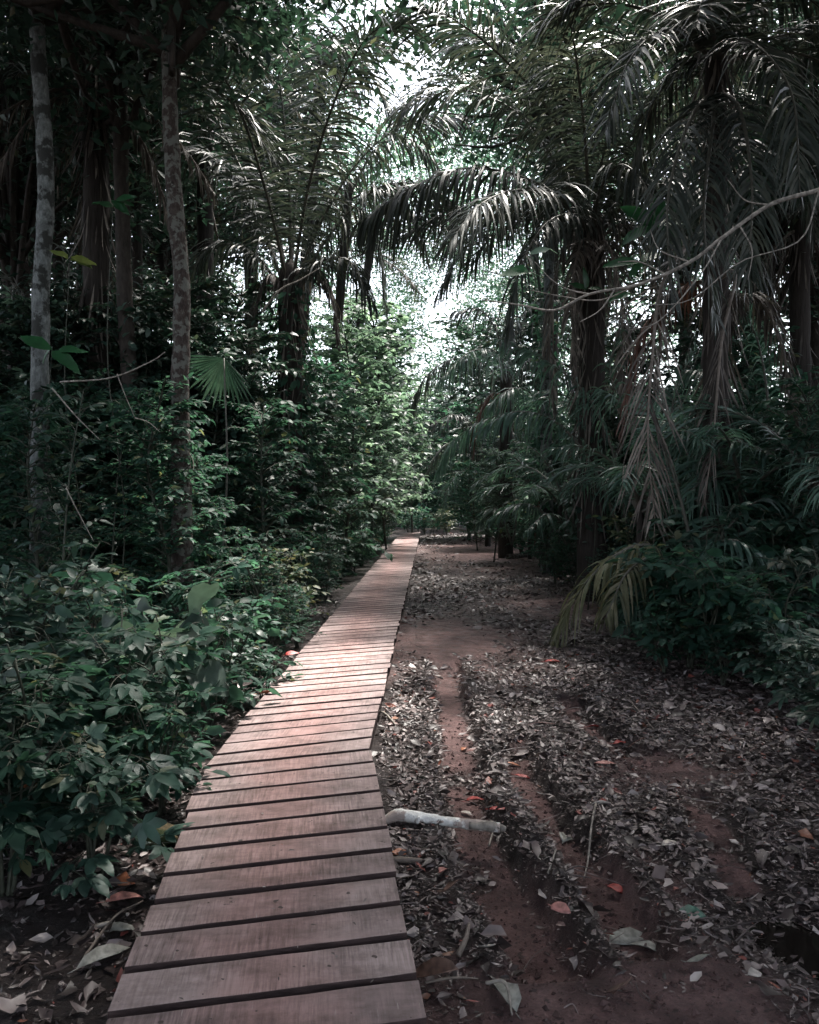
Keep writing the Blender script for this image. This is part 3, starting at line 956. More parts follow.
# ===== the large palm right of the path, its fronds arching over the trail
palm('palm', 'big palm right of the path with long fronds arching left over the trail', 592, 14, 235, r=.24, seed=101, skirt=260, Ll=1.1, n=78, auto=6, L=3.3, e_rng=(5, 75), specs=[
    ([(592, 235), (540, 185), (470, 168), (410, 188), (362, 220)], 2.2, dict(Ll=1.6, n=112, w=.036)),
    ([(595, 240), (560, 130, 13.6), (510, 65, 13), (455, 20, 12.5), (420, 8, 12)], 0.55, dict(Ll=1.35, n=110, w=.032)),
    ([(590, 230), (560, 170), (520, 115), (460, 90), (400, 108)], 0.8, dict(Ll=1.35, n=104, w=.032)),
    ([(592, 228), (545, 150, 15), (490, 85, 16), (430, 85, 17), (395, 130, 17)], 0.7, dict(Ll=1.3, n=96, w=.03)),
    ([(596, 230), (612, 140), (640, 60), (655, -20), (650, -80)], .5, dict(Ll=1.35, n=90)),
    ([(598, 232), (650, 150), (710, 100), (770, 110), (815, 160)], 0.7, dict(Ll=1.25, n=96, w=.03)),
    ([(592, 236), (560, 200, 13), (520, 190, 12), (480, 205, 11.4), (452, 240, 11)], 1.0, dict(Ll=1.25, n=96, w=.032)),
    ([(598, 236), (640, 190, 13), (690, 190, 12.5), (735, 230, 12), (760, 290, 12)], 0.9, dict(Ll=1.15, n=92, w=.03)),
    ([(590, 232), (585, 140, 13), (575, 50, 12), (560, -30, 11)], .8, dict(Ll=1.3, n=84)),
    ([(594, 236), (560, 205, 15), (510, 210, 16), (470, 240, 16.5), (440, 290, 16.5)], 1.1, dict(Ll=1.3, n=92, w=.03)),
    ([(594, 236), (575, 215, 13), (545, 225, 12.4), (520, 270, 12), (508, 330, 12)], 1.8, dict(Ll=.9)),
    ([(594, 232), (600, 190, 13), (622, 165, 12.3), (650, 195, 11.8), (668, 260, 11.6)], 1.6, dict(Ll=1.0)),
    ([(592, 230), (580, 160, 14.6), (545, 90, 15), (500, 40, 15.5), (450, 50, 16)], 0.7, dict(Ll=1.3, n=96, w=.03)),
    ([(598, 240), (625, 225), (650, 260), (660, 330), (655, 400)], 1.2, dict(Ll=.8, m='palm_dead')),
    ([(590, 240), (572, 235), (556, 275), (550, 340), (553, 410)], 1.2, dict(Ll=.75, m='palm_dead')),
    ([(600, 240), (610, 250, 13.5), (622, 310, 13.3), (622, 400, 13.3)], 1.2, dict(Ll=.7, m='palm_dead')),
    ([(590, 240), (580, 245, 13.5), (572, 300, 13.4), (575, 380, 13.4)], 1.2, dict(Ll=.6, m='palm_dead')),
])
# ===== palm with a dark trunk and a curtain of dry fronds
palm('palm', 'dark trunked palm on the right hung with long dry fronds', 716, 11, 60, r=.17, seed=102, skirt=200, Ll=.95, n=72, auto=9, L=3.0, e_rng=(5, 75), specs=[
    ([(716, 60), (690, 0), (655, -40), (610, -40), (575, 0)], .6, dict(Ll=1.1)),
    ([(716, 60), (700, -20), (690, -90)], .6, dict()),
    ([(716, 60), (760, 0), (810, 0), (860, 60)], 1.2, dict()),
    ([(716, 62), (670, 30, 10.4), (630, 60, 10), (606, 130, 9.8)], .6, dict(Ll=.95)),
    ([(716, 62), (745, 40, 10), (790, 90, 9.3), (800, 190, 9)], .7, dict(Ll=.95)),
    ([(716, 70), (690, 60, 11.5), (650, 110, 12), (630, 200, 12)], 1.3, dict(Ll=.8)),
    ([(716, 62), (760, 60, 12), (800, 140, 12.4), (815, 240, 12.6)], 1.4, dict(Ll=.85)),
    ([(716, 250, 11), (690, 245, 10.2), (662, 285, 9.7), (652, 360, 9.6), (648, 440, 9.6), (655, 520, 9.6)], .5, dict(Ll=1.0, m='palm_dead', n=64, side0=(1, 0, 0), a0=52, a1=20, lift=.05, w=.022)),
    ([(716, 280, 11), (735, 275, 10.2), (722, 340, 10), (714, 430, 10), (704, 505, 10)], .6, dict(Ll=.6, m='palm_dead', n=50, side0=(1, 0, 0), a0=25, a1=12, w=.02)),
    ([(716, 290), (735, 300), (722, 360), (716, 430), (708, 500)], 1.4, dict(Ll=.55, m='palm_dead', a0=40)),
    ([(714, 280), (680, 290, 11.4), (640, 340, 11.6), (622, 430, 11.6)], 1.5, dict(Ll=.6, m='palm_rust')),
    ([(714, 90), (690, 120, 10), (668, 200, 9.6), (672, 300, 9.5)], .9, dict(Ll=.75)),
    ([(718, 90), (740, 110, 10), (752, 190, 9.6), (748, 280, 9.5)], .9, dict(Ll=.75)),
    ([(716, 90), (712, 130, 10), (704, 220, 9.7), (715, 320, 9.6)], .9, dict(Ll=.7)),
    ([(722, 300), (760, 300), (785, 360), (790, 430)], 1.2, dict(Ll=.6, m='palm_dead')),
])
# ===== young palms under the big one
palm('young_palm', 'young green palm beside the thick trunk, one frond lit along its top', 625, 13.2, 520, r=.08, seed=103, trunk=False, lmat='palm_green', Ll=.62, n=56, specs=[
    ([(630, 560), (618, 470), (590, 400), (545, 360), (500, 340)], 1.1, dict()),
    ([(632, 560), (640, 480), (628, 420), (610, 372), (622, 330)], .7, dict()),
    ([(628, 560), (600, 480), (560, 425), (515, 412), (478, 432)], 1.3, dict(Ll=.55)),
    ([(634, 560), (668, 500, 12.6), (700, 470, 12), (735, 480, 11.6)], 1.2, dict()),
])
palm('young_palm', 'small dark green palm with a frond curving up against the dry leaves', 690, 10.2, 560, r=.06, seed=104, trunk=False, lmat='palm_green', Ll=.5, n=50, specs=[
    ([(700, 600), (690, 540), (672, 470), (655, 420), (640, 400)], .35, dict(Ll=.6, side0=(1, 0, 0))),
    ([(700, 600), (720, 540), (760, 500), (800, 505)], .9, dict()),
    ([(698, 600), (670, 560), (640, 545), (610, 560)], 1.0, dict()),
])
palm('young_palm', 'drooping young palm whose yellowed frond arches onto the leaf litter', 690, 9.6, 590, r=.06, seed=105, trunk=False, lmat='palm_green', Ll=.5, n=60, specs=[
    ([(688, 600), (655, 548), (615, 556), (578, 594), (550, 650)], 1.0, dict(Ll=.66, m='frond_straw', n=58, w=.036)),
    ([(690, 602), (660, 560, 9.2), (628, 572, 8.9), (606, 618, 8.7)], 1.1, dict(Ll=.55, m='frond_straw', n=44, w=.034)),
    ([(690, 602), (668, 585, 9.4), (640, 590, 9.1), (622, 625, 9)], 1.0, dict(Ll=.45, n=40)),
    ([(556, 640), (560, 652), (575, 660), (590, 664)], .2, dict(Ll=.35, n=22, m='leaf_pale')),
    ([(692, 602), (700, 560), (730, 540, 9.2), (770, 560, 9)], 1.0, dict(Ll=.4)),
])
palm('palm', 'palm down the trail whose pale fronds curve over the clearing', 506, 24, 385, r=.2, seed=106, skirt=80, lmat='palm', Ll=1.0, n=56, specs=[
    ([(506, 385), (480, 362), (450, 360), (425, 378), (412, 405)], 2.4, dict(Ll=1.1)),
    ([(506, 388), (530, 360), (556, 362), (575, 392)], 2.0, dict()),
    ([(506, 385), (495, 355, 22), (470, 352, 21), (440, 380, 20.5)], 2.0, dict(m='palm_green')),
    ([(506, 390), (480, 420), (455, 440), (440, 470)], 1.2, dict(m='palm_green')),
    ([(506, 390), (520, 430), (545, 440), (565, 470)], 1.2, dict()),
    ([(508, 382), (512, 340), (530, 305), (556, 300)], 1.5, dict()),
    ([(505, 382), (498, 335), (480, 310), (455, 312)], 1.2, dict()),
    ([(506, 395), (490, 395), (478, 420), (474, 455)], 1.3, dict(m='palm_rust', Ll=.8)),
])
palm('young_palm', 'low palm by the far path edge with a single grey-green frond fanning left', 545, 20, 430, r=.12, seed=107, lmat='palm_green', Ll=.9, n=54, specs=[
    ([(545, 450), (520, 415), (485, 420), (455, 440), (438, 470)], 1.5, dict()),
    ([(545, 450), (560, 405), (585, 400), (612, 425)], 1.4, dict()),
    ([(545, 450), (535, 400, 19), (515, 388, 18.2), (488, 405, 17.8)], 1.3, dict()),
    ([(545, 455), (575, 430), (600, 445), (615, 490)], 1.3, dict()),
    ([(546, 455), (548, 470), (540, 500), (535, 540)], 1.2, dict(m='palm_rust', Ll=.5)),
])
palm('young_palm', 'blue green palm seedling at the foot of the big palm', 570, 16, 530, r=.05, seed=108, trunk=False, lmat='palm_green', Ll=.5, n=44, specs=[
    ([(572, 545), (560, 490), (540, 455), (515, 440)], .8, dict()),
    ([(572, 545), (575, 480), (570, 440), (556, 415)], .7, dict()),
    ([(574, 545), (600, 500), (622, 495), (640, 515)], 1.0, dict()),
    ([(570, 548), (540, 510), (515, 505), (490, 520)], 1.0, dict()),
    ([(572, 548), (560, 520, 15.2), (545, 515, 14.8), (528, 530, 14.5)], 1.0, dict()),
])
palm('young_palm', 'pale palm seedling beside the far edge of the path', 512, 21, 520, r=.04, seed=109, trunk=False, lmat='leaf_pale', Ll=.55, n=26, w=.06, specs=[
    ([(512, 545), (502, 515), (490, 510), (478, 525)], .6, dict()),
    ([(512, 545), (520, 510), (535, 505), (548, 520)], .6, dict()),
])
palm('young_palm', 'low dark palm arching over the right side of the path near its far end', 488, 29, 470, r=.1, seed=121, lmat='palm', Ll=.9, n=50, specs=[
    ([(488, 475), (470, 445), (445, 445), (425, 475)], 1.5, dict()),
    ([(488, 475), (500, 440), (525, 440), (545, 470)], 1.4, dict()),
    ([(488, 475), (475, 430, 28), (455, 415, 27), (430, 425, 26.5)], 1.3, dict()),
    ([(488, 478), (470, 470, 28), (452, 480, 27.5), (442, 510, 27)], 1.3, dict(m='palm_green')),
    ([(488, 475), (492, 430), (505, 400), (525, 395)], 1.0, dict(m='palm_green')),
])
palm('young_palm', 'green palm clump between the two big stems at the right', 668, 12.6, 500, r=.06, seed=122, trunk=False, lmat='palm_green', Ll=.7, n=54, specs=[
    ([(668, 560), (655, 470), (630, 410), (600, 390)], .9, dict()),
    ([(670, 560), (690, 470), (720, 420), (755, 415)], .9, dict()),
    ([(668, 560), (668, 460), (676, 390), (700, 340)], .6, dict()),
    ([(670, 560), (700, 500, 12), (740, 470, 11.6), (780, 490, 11.4)], 1.1, dict()),
])
palm('young_palm', 'green palm with spreading fronds in the gloom by the right border', 772, 11.6, 480, r=.06, seed=123, trunk=False, lmat='palm_green', Ll=.65, n=54, specs=[
    ([(772, 560), (750, 440), (720, 380), (690, 370)], .9, dict()),
    ([(772, 560), (790, 440), (815, 390), (850, 390)], .9, dict()),
    ([(772, 560), (770, 430), (760, 350), (740, 300)], .7, dict()),
    ([(772, 560), (740, 500, 11), (710, 480, 10.6), (680, 500, 10.4)], 1.2, dict()),
])
palm('young_palm', 'shadowy palm fronds among the dark trunks on the left', 60, 14, 430, r=.08, seed=124, lmat='palm', Ll=.9, n=54, specs=[
    ([(60, 440), (40, 340), (10, 280), (-30, 260)], .9, dict()),
    ([(62, 440), (85, 340), (115, 290), (150, 300)], .9, dict()),
    ([(60, 440), (62, 330), (75, 240), (105, 190)], .7, dict()),
    ([(60, 440), (30, 400), (5, 400), (-20, 430)], 1.1, dict()),
    ([(62, 440), (95, 400), (125, 400), (145, 440)], 1.1, dict()),
])
palm('palm', 'slim palm behind the fountain palm closing the sky over the trail', 318, 21, 200, lean_px=30, r=.13, seed=125, skirt=60, lmat='palm', Ll=1.2, n=60, specs=[
    ([(348, 200), (375, 150), (410, 140), (445, 175)], 1.8, dict()),
    ([(348, 200), (380, 190), (410, 210), (428, 260)], 1.8, dict()),
    ([(348, 200), (330, 130), (300, 95), (265, 110)], 1.3, dict()),
    ([(348, 205), (365, 215), (380, 255), (385, 310)], 1.6, dict()),
    ([(348, 205), (330, 200), (312, 230), (305, 290)], 1.6, dict()),
])
for (px, Yd, cpy, lab, sd) in ((640, 11.2, 505, 'bushy green palm before the foot of the thick palm stem', 131), (742, 10.6, 490, 'green palm rosette under the dry fronds', 132),
                               (812, 9.8, 480, 'palm rosette at the right border above the dark bush', 133), (560, 17.2, 500, 'green palm rosette on the bank beyond the thick palm stem', 134),
                               (602, 16.0, 440, 'taller green palm tucked behind the thick palm stem', 135), (530, 23, 480, 'palm rosette beside the far path', 136), (690, 13.6, 430, 'taller green palm between the two big palms', 137)):
    palm('young_palm', lab, px, Yd, cpy, r=.05, seed=sd, lmat='palm_green', L=2.1, Ll=.55, auto=9, e_rng=(25, 80), n=46, w=.03)
# ===== the palm left of the trail, upright fronds spreading like a fountain
palm('palm', 'palm left of the trail with upright fronds spreading like a fountain', 290, 15, 285, r=.24, seed=110, skirt=120, Ll=1.0, n=72, specs=[
    ([(290, 290), (290, 200), (283, 110), (272, 30), (262, -20)], .25, dict(Ll=1.6, side0=(1, .3, 0), n=104)),
    ([(286, 290), (262, 230), (232, 175), (195, 150), (150, 165)], .8, dict(Ll=1.3, n=88)),
    ([(294, 290), (322, 220), (360, 160), (405, 125), (455, 118)], .8, dict(Ll=1.3, n=90)),
    ([(296, 290), (330, 235), (375, 190), (420, 185), (460, 210)], 1.4, dict(Ll=1.25, n=84)),
    ([(288, 288), (268, 200, 14), (240, 110, 13), (205, 50, 12.3), (160, 20, 12)], .5, dict(Ll=1.35, n=90)),
    ([(292, 288), (308, 190, 14), (335, 100, 13.3), (365, 40, 12.8), (400, 20, 12.6)], .6, dict(Ll=1.3, n=90)),
    ([(284, 292), (255, 255), (222, 245), (190, 270), (172, 310)], 1.0, dict(Ll=1.0)),
    ([(290, 286), (300, 170, 16), (320, 70, 17), (340, 0, 17.5)], .5, dict(Ll=1.3)),
    ([(284, 286), (250, 190, 16), (210, 110, 17), (165, 80, 18)], .6, dict(Ll=1.2)),
    ([(288, 288), (276, 220, 15.5), (250, 140, 16), (225, 70, 16.4), (215, 10, 16.6)], .4, dict(Ll=1.2)),
    ([(296, 292), (320, 262, 14.4), (350, 262, 14), (370, 300, 13.8)], 1.2, dict(Ll=.9)),
    ([(294, 296), (312, 270), (330, 290), (338, 340)], 1.3, dict(Ll=.6, m='palm_dead')),
    ([(288, 296), (272, 275), (258, 300), (252, 350)], 1.3, dict(Ll=.6, m='palm_dead')),
])
# ===== palms dark against the sky on the left
palm('palm', 'dark shaggy palm behind the pale blotched tree at the left', 96, 13, 70, r=.21, seed=111, skirt=320, Ll=.95, n=64, L=3.4, auto=11, dead=7, e_rng=(0, 70))
palm('palm', 'shadowy palm high at the left whose fronds hang above the slender tree', 205, 19, 20, r=.2, seed=112, skirt=120, Ll=1.0, n=60, L=4.0, auto=12, dead=4, e_rng=(-10, 70))
palm('palm', 'palm at the far left edge with hanging fronds behind the pale trunk', 10, 18, 180, r=.2, seed=113, skirt=120, Ll=.9, n=56, L=3.6, auto=10, dead=3, e_rng=(0, 65))
palm('palm', 'tall palm above the clearing with thick dark leaflets against the sky', 284, 24, 60, lean_px=38, r=.2, seed=114, Ll=1.1, n=50, L=2.7, auto=10, dead=3, e_rng=(-10, 70), w=.07)
palm('palm', 'distant palm showing grey fronds below the gap of sky', 330, 30, 250, lean_px=40, r=.16, seed=115, Ll=1.1, n=50, L=4.0, auto=10, dead=2, e_rng=(0, 75))
palm('palm', 'tall palm behind the arching fronds at the top of the picture', 552, 26, 40, r=.2, seed=116, Ll=1.1, n=50, L=3.5, auto=11, dead=3, e_rng=(0, 75))
palm('palm', 'dark palm in the right hand gloom with fronds drooping at the edge', 800, 15, 215, r=.2, seed=117, Ll=.9, n=56, L=3.2, auto=10, dead=4, e_rng=(0, 60), skirt=60)
palm('palm', 'distant slim palm left of the far end of the boardwalk', 60, 27, 330, r=.18, seed=118, Ll=1.0, n=44, L=4, auto=9, e_rng=(10, 75))


# fan palm leaf
def fan_palm():
    base = base_of(214, 11)
    t = thing('fan_palm', 'small fan palm with one pleated round leaf behind the slender trunk', 'palm tree', base)
    hub = at(224, 358, 11) - base
    st = MB(); tube(st, [np.zeros(3), hub * .5 + [.1, 0, .1], hub], [.02, .01], 6, 12); st.build('stem', M['rachis'], t)
    mb = MB(); N = 22; rgf = random.Random(3)
    for i in range(N):
        a0 = R(165 + 140 * i / N); a1 = R(165 + 140 * (i + 1) / N)
        am = (a0 + a1) / 2
        Lr = .78 * (1 - .35 * abs(i - N / 2) / N) * rgf.uniform(.78, 1.08)
        ex, ez = np.array([1, -.25, 0]), np.array([-.1, -.75, .75])
        f = lambda a, r, z=0: hub + (ex * math.cos(a) + ez * math.sin(a)) * r + np.array([0, -1, .4]) * z - np.array([0, .3 * r * r, .2 * r * r])
        mb.add([hub, f(a0, Lr * .62), f(am, Lr * .7, .035), f(am, Lr), f(a1, Lr * .62)], [np.array([[0, 1, 2], [0, 2, 4], [1, 3, 2], [2, 3, 4]])])
    mb.build('fan_leaf', M['leaf_dark'], t, smooth=False)


fan_palm()

# ===== slender trunks
b = base_of(40, 9.5)
tree('forest_tree', 'pale grey tree blotched with dark lichen at the left edge', b[0], b[1], 'c1', .10, 'bark_pale', pts=[np.array([0, 0, 0])] + rel([(40, 500), (41, 300), (46, 180), (37, 20), (38, -170)], 9.5, b) , rz=1)
b = base_of(182, 9.2)
tree('forest_tree', 'slender brown tree with a slightly crooked mottled trunk', b[0], b[1], 'c2', .098, 'bark_brown', pts=[np.array([0, 0, 0])] + rel([(182, 520), (180, 390), (182, 290), (174, 190), (169, 60), (170, -180)], 9.2, b), rz=2)
b = base_of(140, 12.5)
tree('forest_tree', 'dark thin tree leaning left behind the slender brown trunk', b[0], b[1], 'c4', .12, 'bark_dark', pts=[np.array([0, 0, 0])] + rel([(134, 440), (126, 320), (122, 200), (118, 0), (116, -60)], 12.5, b), rz=3, sc=.9)
b = base_of(98, 16)
tree('forest_tree', 'straight dark tree deep in the left undergrowth', b[0], b[1], 'c3', .15, 'bark_dark', rz=4)
b = base_of(548, 19)
tree('forest_tree', 'grey straight trunk left of the thick palm stem', b[0], b[1], 'c3', .13, 'bark_pale', rz=.5)
b = base_of(762, 16)
tree('forest_tree', 'dim straight tree in the gloom at the right', b[0], b[1], 'c4', .15, 'bark_dark', rz=1.5)

# more trees of the stand, nothing telling them apart but where they grow
GLAB = 'tall forest tree whose dark crown closes the canopy beside the trail'  # unseen ones around the camera were added to shade the foreground
stand = [(-3.6, 3.4, 'c2', 1), (-5.2, 6.3, 'c1', 2), (-6.5, 10.5, 'c3', 3), (-3.2, -.8, 'c1', 4), (3.9, 3.2, 'c3', 5), (5.4, 5.8, 'c1', 6), (6.0, 9.2, 'c3', 7), (3.4, -1.6, 'c1', 1.2),
         (-7.2, 15.0, 'c4', .4), (-7.8, 18, 'c1', 1.4), (-8, 22, 'c3', 2.4), (-10, 13, 'c2', 3.4), (-9.5, 24, 'c3', 4.4), (-10, 29, 'c4', 5.4), (-11, 20, 'c4', .9), (-12.5, 27, 'c1', 1.9),
         (8.8, 15, 'c1', 2.9), (9, 18.5, 'c4', 3.9), (9, 22, 'c3', 4.9), (10.5, 12, 'c3', 5.9), (8.6, 26, 'c2', .2), (7, 31, 'c4', 1.1), (12, 22, 'c1', 2.2), (-9, 34, 'c1', 3.1),
         (0.3, -2.5, 'c3', 4.1), (-7, 1.5, 'c3', .7), (7.6, 1.0, 'c2', 1.7), (11, 6, 'c4', 2.7), (-10, 6, 'c1', 3.7), (5.6, 7.4, 'c1', 4.2), (4.2, 4.6, 'c2', 3.3), (4.9, .6, 'c1', 2.1), (-4.8, .8, 'c1', .3), (-8.4, 9, 'c1', 5.1), (10.2, 13.2, 'c3', 2.3),
         (-2.4, -3.5, 'c2', 1.9), (2.6, -5, 'c3', 2.6), (-14, 17, 'c3', .1), (14.5, 16, 'c3', .8), (9.4, 8.2, 'c1', 1.6), (-4.8, 25.5, 'c3', 1.3), (-7, 23.5, 'c1', .6), (-6.0, 31, 'c3', 2.9), (5.6, 28, 'c3', 3.7), (5.2, 33.5, 'c2', .9), (-6.2, 18.5, 'c2', 1.8), (-13, 9, 'c2', 2.2), (13.5, 10, 'c2', 3.3)]
for i, (x, y, k, rz) in enumerate(stand):
    tree('forest_tree', GLAB, x, y, k, .12 + .05 * (i % 3), 'bark_dark', rz=rz, sc=1.0 + .05 * (i % 4), group='canopy trees of the forest stand')

tree('forest_tree', 'leaning tree added outside the right border, its crown shading the near planks', 6.4, 5.6, 'c3', .13, 'bark_dark', pts=[(0, 0, 0), (-.5, .2, 3), (-2.6, .8, 8.5), (-4.9, 1.4, 12.5)], rz=1.1)  # unseen tree, added and bent inward to shade the near planks
tree('forest_tree', 'leaning tree added outside the left border, its crown shading the boardwalk start', -5.6, 3.0, 'c2', .12, 'bark_dark', pts=[(0, 0, 0), (.4, .2, 3), (2.2, .8, 8.0), (4.2, 1.4, 11.5)], rz=2.1)  # its unseen counterpart, added for shade over the boardwalk start

# ===== understorey left of the boardwalk
rg = random.Random(77)
# foreground bushes, each told apart
near_left = [
    ('palmate1', 30, 4.15, 'bush of five fingered leaves at the left edge holding a fallen brown leaf', .95),
    ('palmate1', 118, 4.9, 'bush with drooping fingered leaves next to the bend in the planks', .95),
    ('palmate2', 75, 5.3, 'dark fingered bush behind the leaf with the fallen brown leaf', 1.0),
    ('heart', 165, 5.7, 'plant with a broad pale heart shaped leaf above the other bushes', 1.05),
    ('broad1', 205, 5.9, 'bush of pointed leaves brushing the left edge of the planks past the bend', .85),
    ('broad2', 20, 5.5, 'dark bush in deep shade at the left border', 1.1),
    ('palmate2', -30, 4.6, 'shadowed bush cut off by the left border of the view', 1.05),
    ('broad1', 120, 6.6, 'rounded bush below the foot of the slender brown tree', 1.05),
    ('broad2', 60, 7.0, 'bush around the foot of the pale blotched tree', 1.05),
    ('broad3', 150, 4.75, 'low bush leaning toward the planks near the mossy stone', .8),
    ('broad3', 85, 4.2, 'low dark seedling over the shaded leaf litter', .6),
    ('broad1', 235, 7.4, 'bush hugging the plank edge in the middle distance on the left', .8),
    ('palmate1', 190, 8.0, 'fingered bush in front of the slender brown trunk', 1.0),
    ('broad1', 160, 4.5, 'low bush of broad leaves close to the planks before the bend', .62),
    ('palmate2', 95, 3.75, 'low dark fingered bush nearest the shaded leaf litter', .72),
    ('palmate2', -290, 2.75, 'unseen bush added to shade the lower left corner of the view', 1.1),  # out of view, added for its shade on the ground
    ('palmate1', 5, 3.6, 'dark fingered bush in the lower left gloom', .8),
    ('heart', 112, 5.4, 'plant with few very broad leaves among the fingered bushes', .85),
    ('olive', 90, 7.6, 'olive leaved bush under the pale blotched tree', .8),
    ('broad3', 262, 6.9, 'low seedling with its leaves over the edge of the planks after the bend', .75),
    ('fine', 296, 9.6, 'fine leaved bush at the plank edge below the fern', .5),
    ('broad2', 225, 6.6, 'dark bush pressed between the heart leaved plant and the planks', .75),
    ('broad3', 270, 8.4, 'low bush at the plank edge with a red leaf lying nearby', .9),
]
for i, (k, px, Yd, lab, sc) in enumerate(near_left):
    b = base_of(px, Yd)
    plant(k, 'bush', lab, 'bush', b[0], Yd, rg.uniform(0, 6.28), sc, 'bushes crowding the left side of the boardwalk')
# continuing hedge of saplings along the boards
LEFT = 'leafy sapling in the green wall along the left side of the boardwalk'
y = 8.5
while y < 35:
    edge = -1.25 + .0245 * (y - 4.7)
    for k in range(4):
        x = edge - .32 - k * rg.uniform(.7, 1.3) - rg.uniform(0, .3)
        key = rg.choice(['fine', 'broad1', 'lance', 'olive', 'palmate2']) if k == 0 else rg.choice(['sap1', 'sap3', 'sap3', 'sap2', 'fine'] if y < 15 else ['sap1', 'sap3', 'sap4', 'sap4', 'fine'])  # paler saplings farther off paint in the lit part of the hedge
        sc = rg.uniform(.65, .95) if k == 0 else rg.uniform(.65, 1.0) * (1 if y > 14 else .8)
        nm = 'bush' if key in ('fine', 'broad1', 'broad2', 'lance', 'olive', 'palmate2') else 'sapling'
        lab = 'low leafy bush spilling toward the left edge of the far planks' if nm == 'bush' else LEFT
        plant(key, nm, lab, nm, x, y + rg.uniform(-.5, .5), rg.uniform(0, 6.28), sc, 'bushes along the far planks' if nm == 'bush' else 'saplings left of the boardwalk')
    y += rg.uniform(1.1, 1.7) * (1 + y / 60)
# deeper rows on the left
DEEP = 'dim sapling deep in the forest on the left'
for i in range(95):
    y = rg.uniform(8, 24) if i < 60 else rg.uniform(12, 34); x = -rg.uniform(2.2 + .03 * y, 3 + y * .46)
    if y < 11.5 and 409 + F * x / y < 225:
        y += 3.5
    plant(rg.choice(['sap1', 'sap2', 'sap3', 'sap5', 'olive', 'wispy', 'sap4']), 'sapling', DEEP, 'sapling', x, y, rg.uniform(0, 6.28), rg.uniform(.7, 1.05), 'saplings deep in the left forest')
for i, (x, y, k, sc) in enumerate(((-2.9, 1.3, 'sap2', 1.0), (-3.7, 2.6, 'sap5', .9), (-2.4, .2, 'sap1', 1.0), (-3.2, 3.0, 'sap2', .9), (3.2, 1.2, 'sap2', 1.0), (3.7, 2.6, 'sap5', .9), (4.0, 3.9, 'sap2', .9))):  # unseen saplings added to darken the lower corners
    plant(k, 'sapling', 'sapling added outside the picture to shade its lower corners', 'sapling', x, y, i, sc, 'shading saplings added beside the viewer')
# individually visible ones
for (k, px, Yd, lab, sc, nm) in (
        ('sapy', 197, 15, 'slim young tree with yellow green leaves behind the slender trunk', 1.15, 'young_tree'),
        ('sap4', 345, 20, 'young tree with broad pale leaves facing the trail', 1.35, 'young_tree'),
        ('sap4', 385, 27, 'bright young tree where the planks meet the clearing', 1.15, 'young_tree'),
        ('sap2', 300, 15.5, 'leafy climber thick around the stem of the fountain palm', .95, 'climbing_plant'),
        ('sap5', 245, 13.0, 'dark leafy young tree between the slender trunk and the fountain palm', .8, 'young_tree'),
        ('wispy', 108, 9, 'thin sapling with grey twigs crossing before the dark trunks', 1.0, 'sapling'),
        ('wispy', 60, 8.0, 'wispy sapling with large drooping leaves beside the pale blotched trunk', 1.0, 'sapling'),
        ('sap4', 372, 25, 'tall pale leaved tree arching toward the gap of sky', 1.75, 'young_tree'),
        ('sap1', 322, 18, 'light green young tree right of the fountain palm stem', 1.25, 'young_tree'),
        ('sap4', 412, 36, 'pale young tree straight above the far end of the boardwalk', 1.5, 'young_tree'),
        ('sap4', 352, 31, 'tall bright tree far behind the fountain palm', 2.1, 'young_tree'),
        ('sap1', 470, 33, 'green young tree behind the pale curving fronds', 1.5, 'young_tree'),
        ('sap3', 530, 25, 'leafy young tree between the far palms on the right', 1.3, 'young_tree'),
        ('sap3', 478, 27, 'small tree with sunlit leaves under the curving fronds', .95, 'young_tree'),
        ('fine', 468, 34, 'fine leaved bush at the right of the path end', 1.1, 'bush'),
        ('fine', 500, 27.5, 'fine leaved bush on the right edge of the far path', .9, 'bush'),
        ('broad1', 522, 24.5, 'broad leaved bush before the far palms on the right', 1.1, 'bush'),
        ('sap5', 446, 42, 'tall tree standing exactly under the gap of sky', 1.35, 'young_tree'),
        ('sap5', 385, 33, 'tall dark leaved tree left of the gap of sky', 1.55, 'young_tree'),
        ('sap5', 475, 36, 'tall dark leaved tree right of the gap of sky', 1.75, 'young_tree'),
        ('sap5', 515, 30, 'tall leafy tree behind the palm with pale curving fronds', 1.5, 'young_tree'),
        ('sap3', 250, 11.5, 'light leafy sapling in the hedge before the dark young tree', 1.0, 'sapling'),
        ('sap4', 495, 22, 'pale leaved bush glowing in the light right of the trail', .7, 'young_tree')):
    b = base_of(px, Yd)
    plant(k, nm, lab, nm if nm in ('sapling', 'bush') else 'young tree' if nm == 'young_tree' else 'climber', b[0], Yd, rg.uniform(0, 6.28), sc)

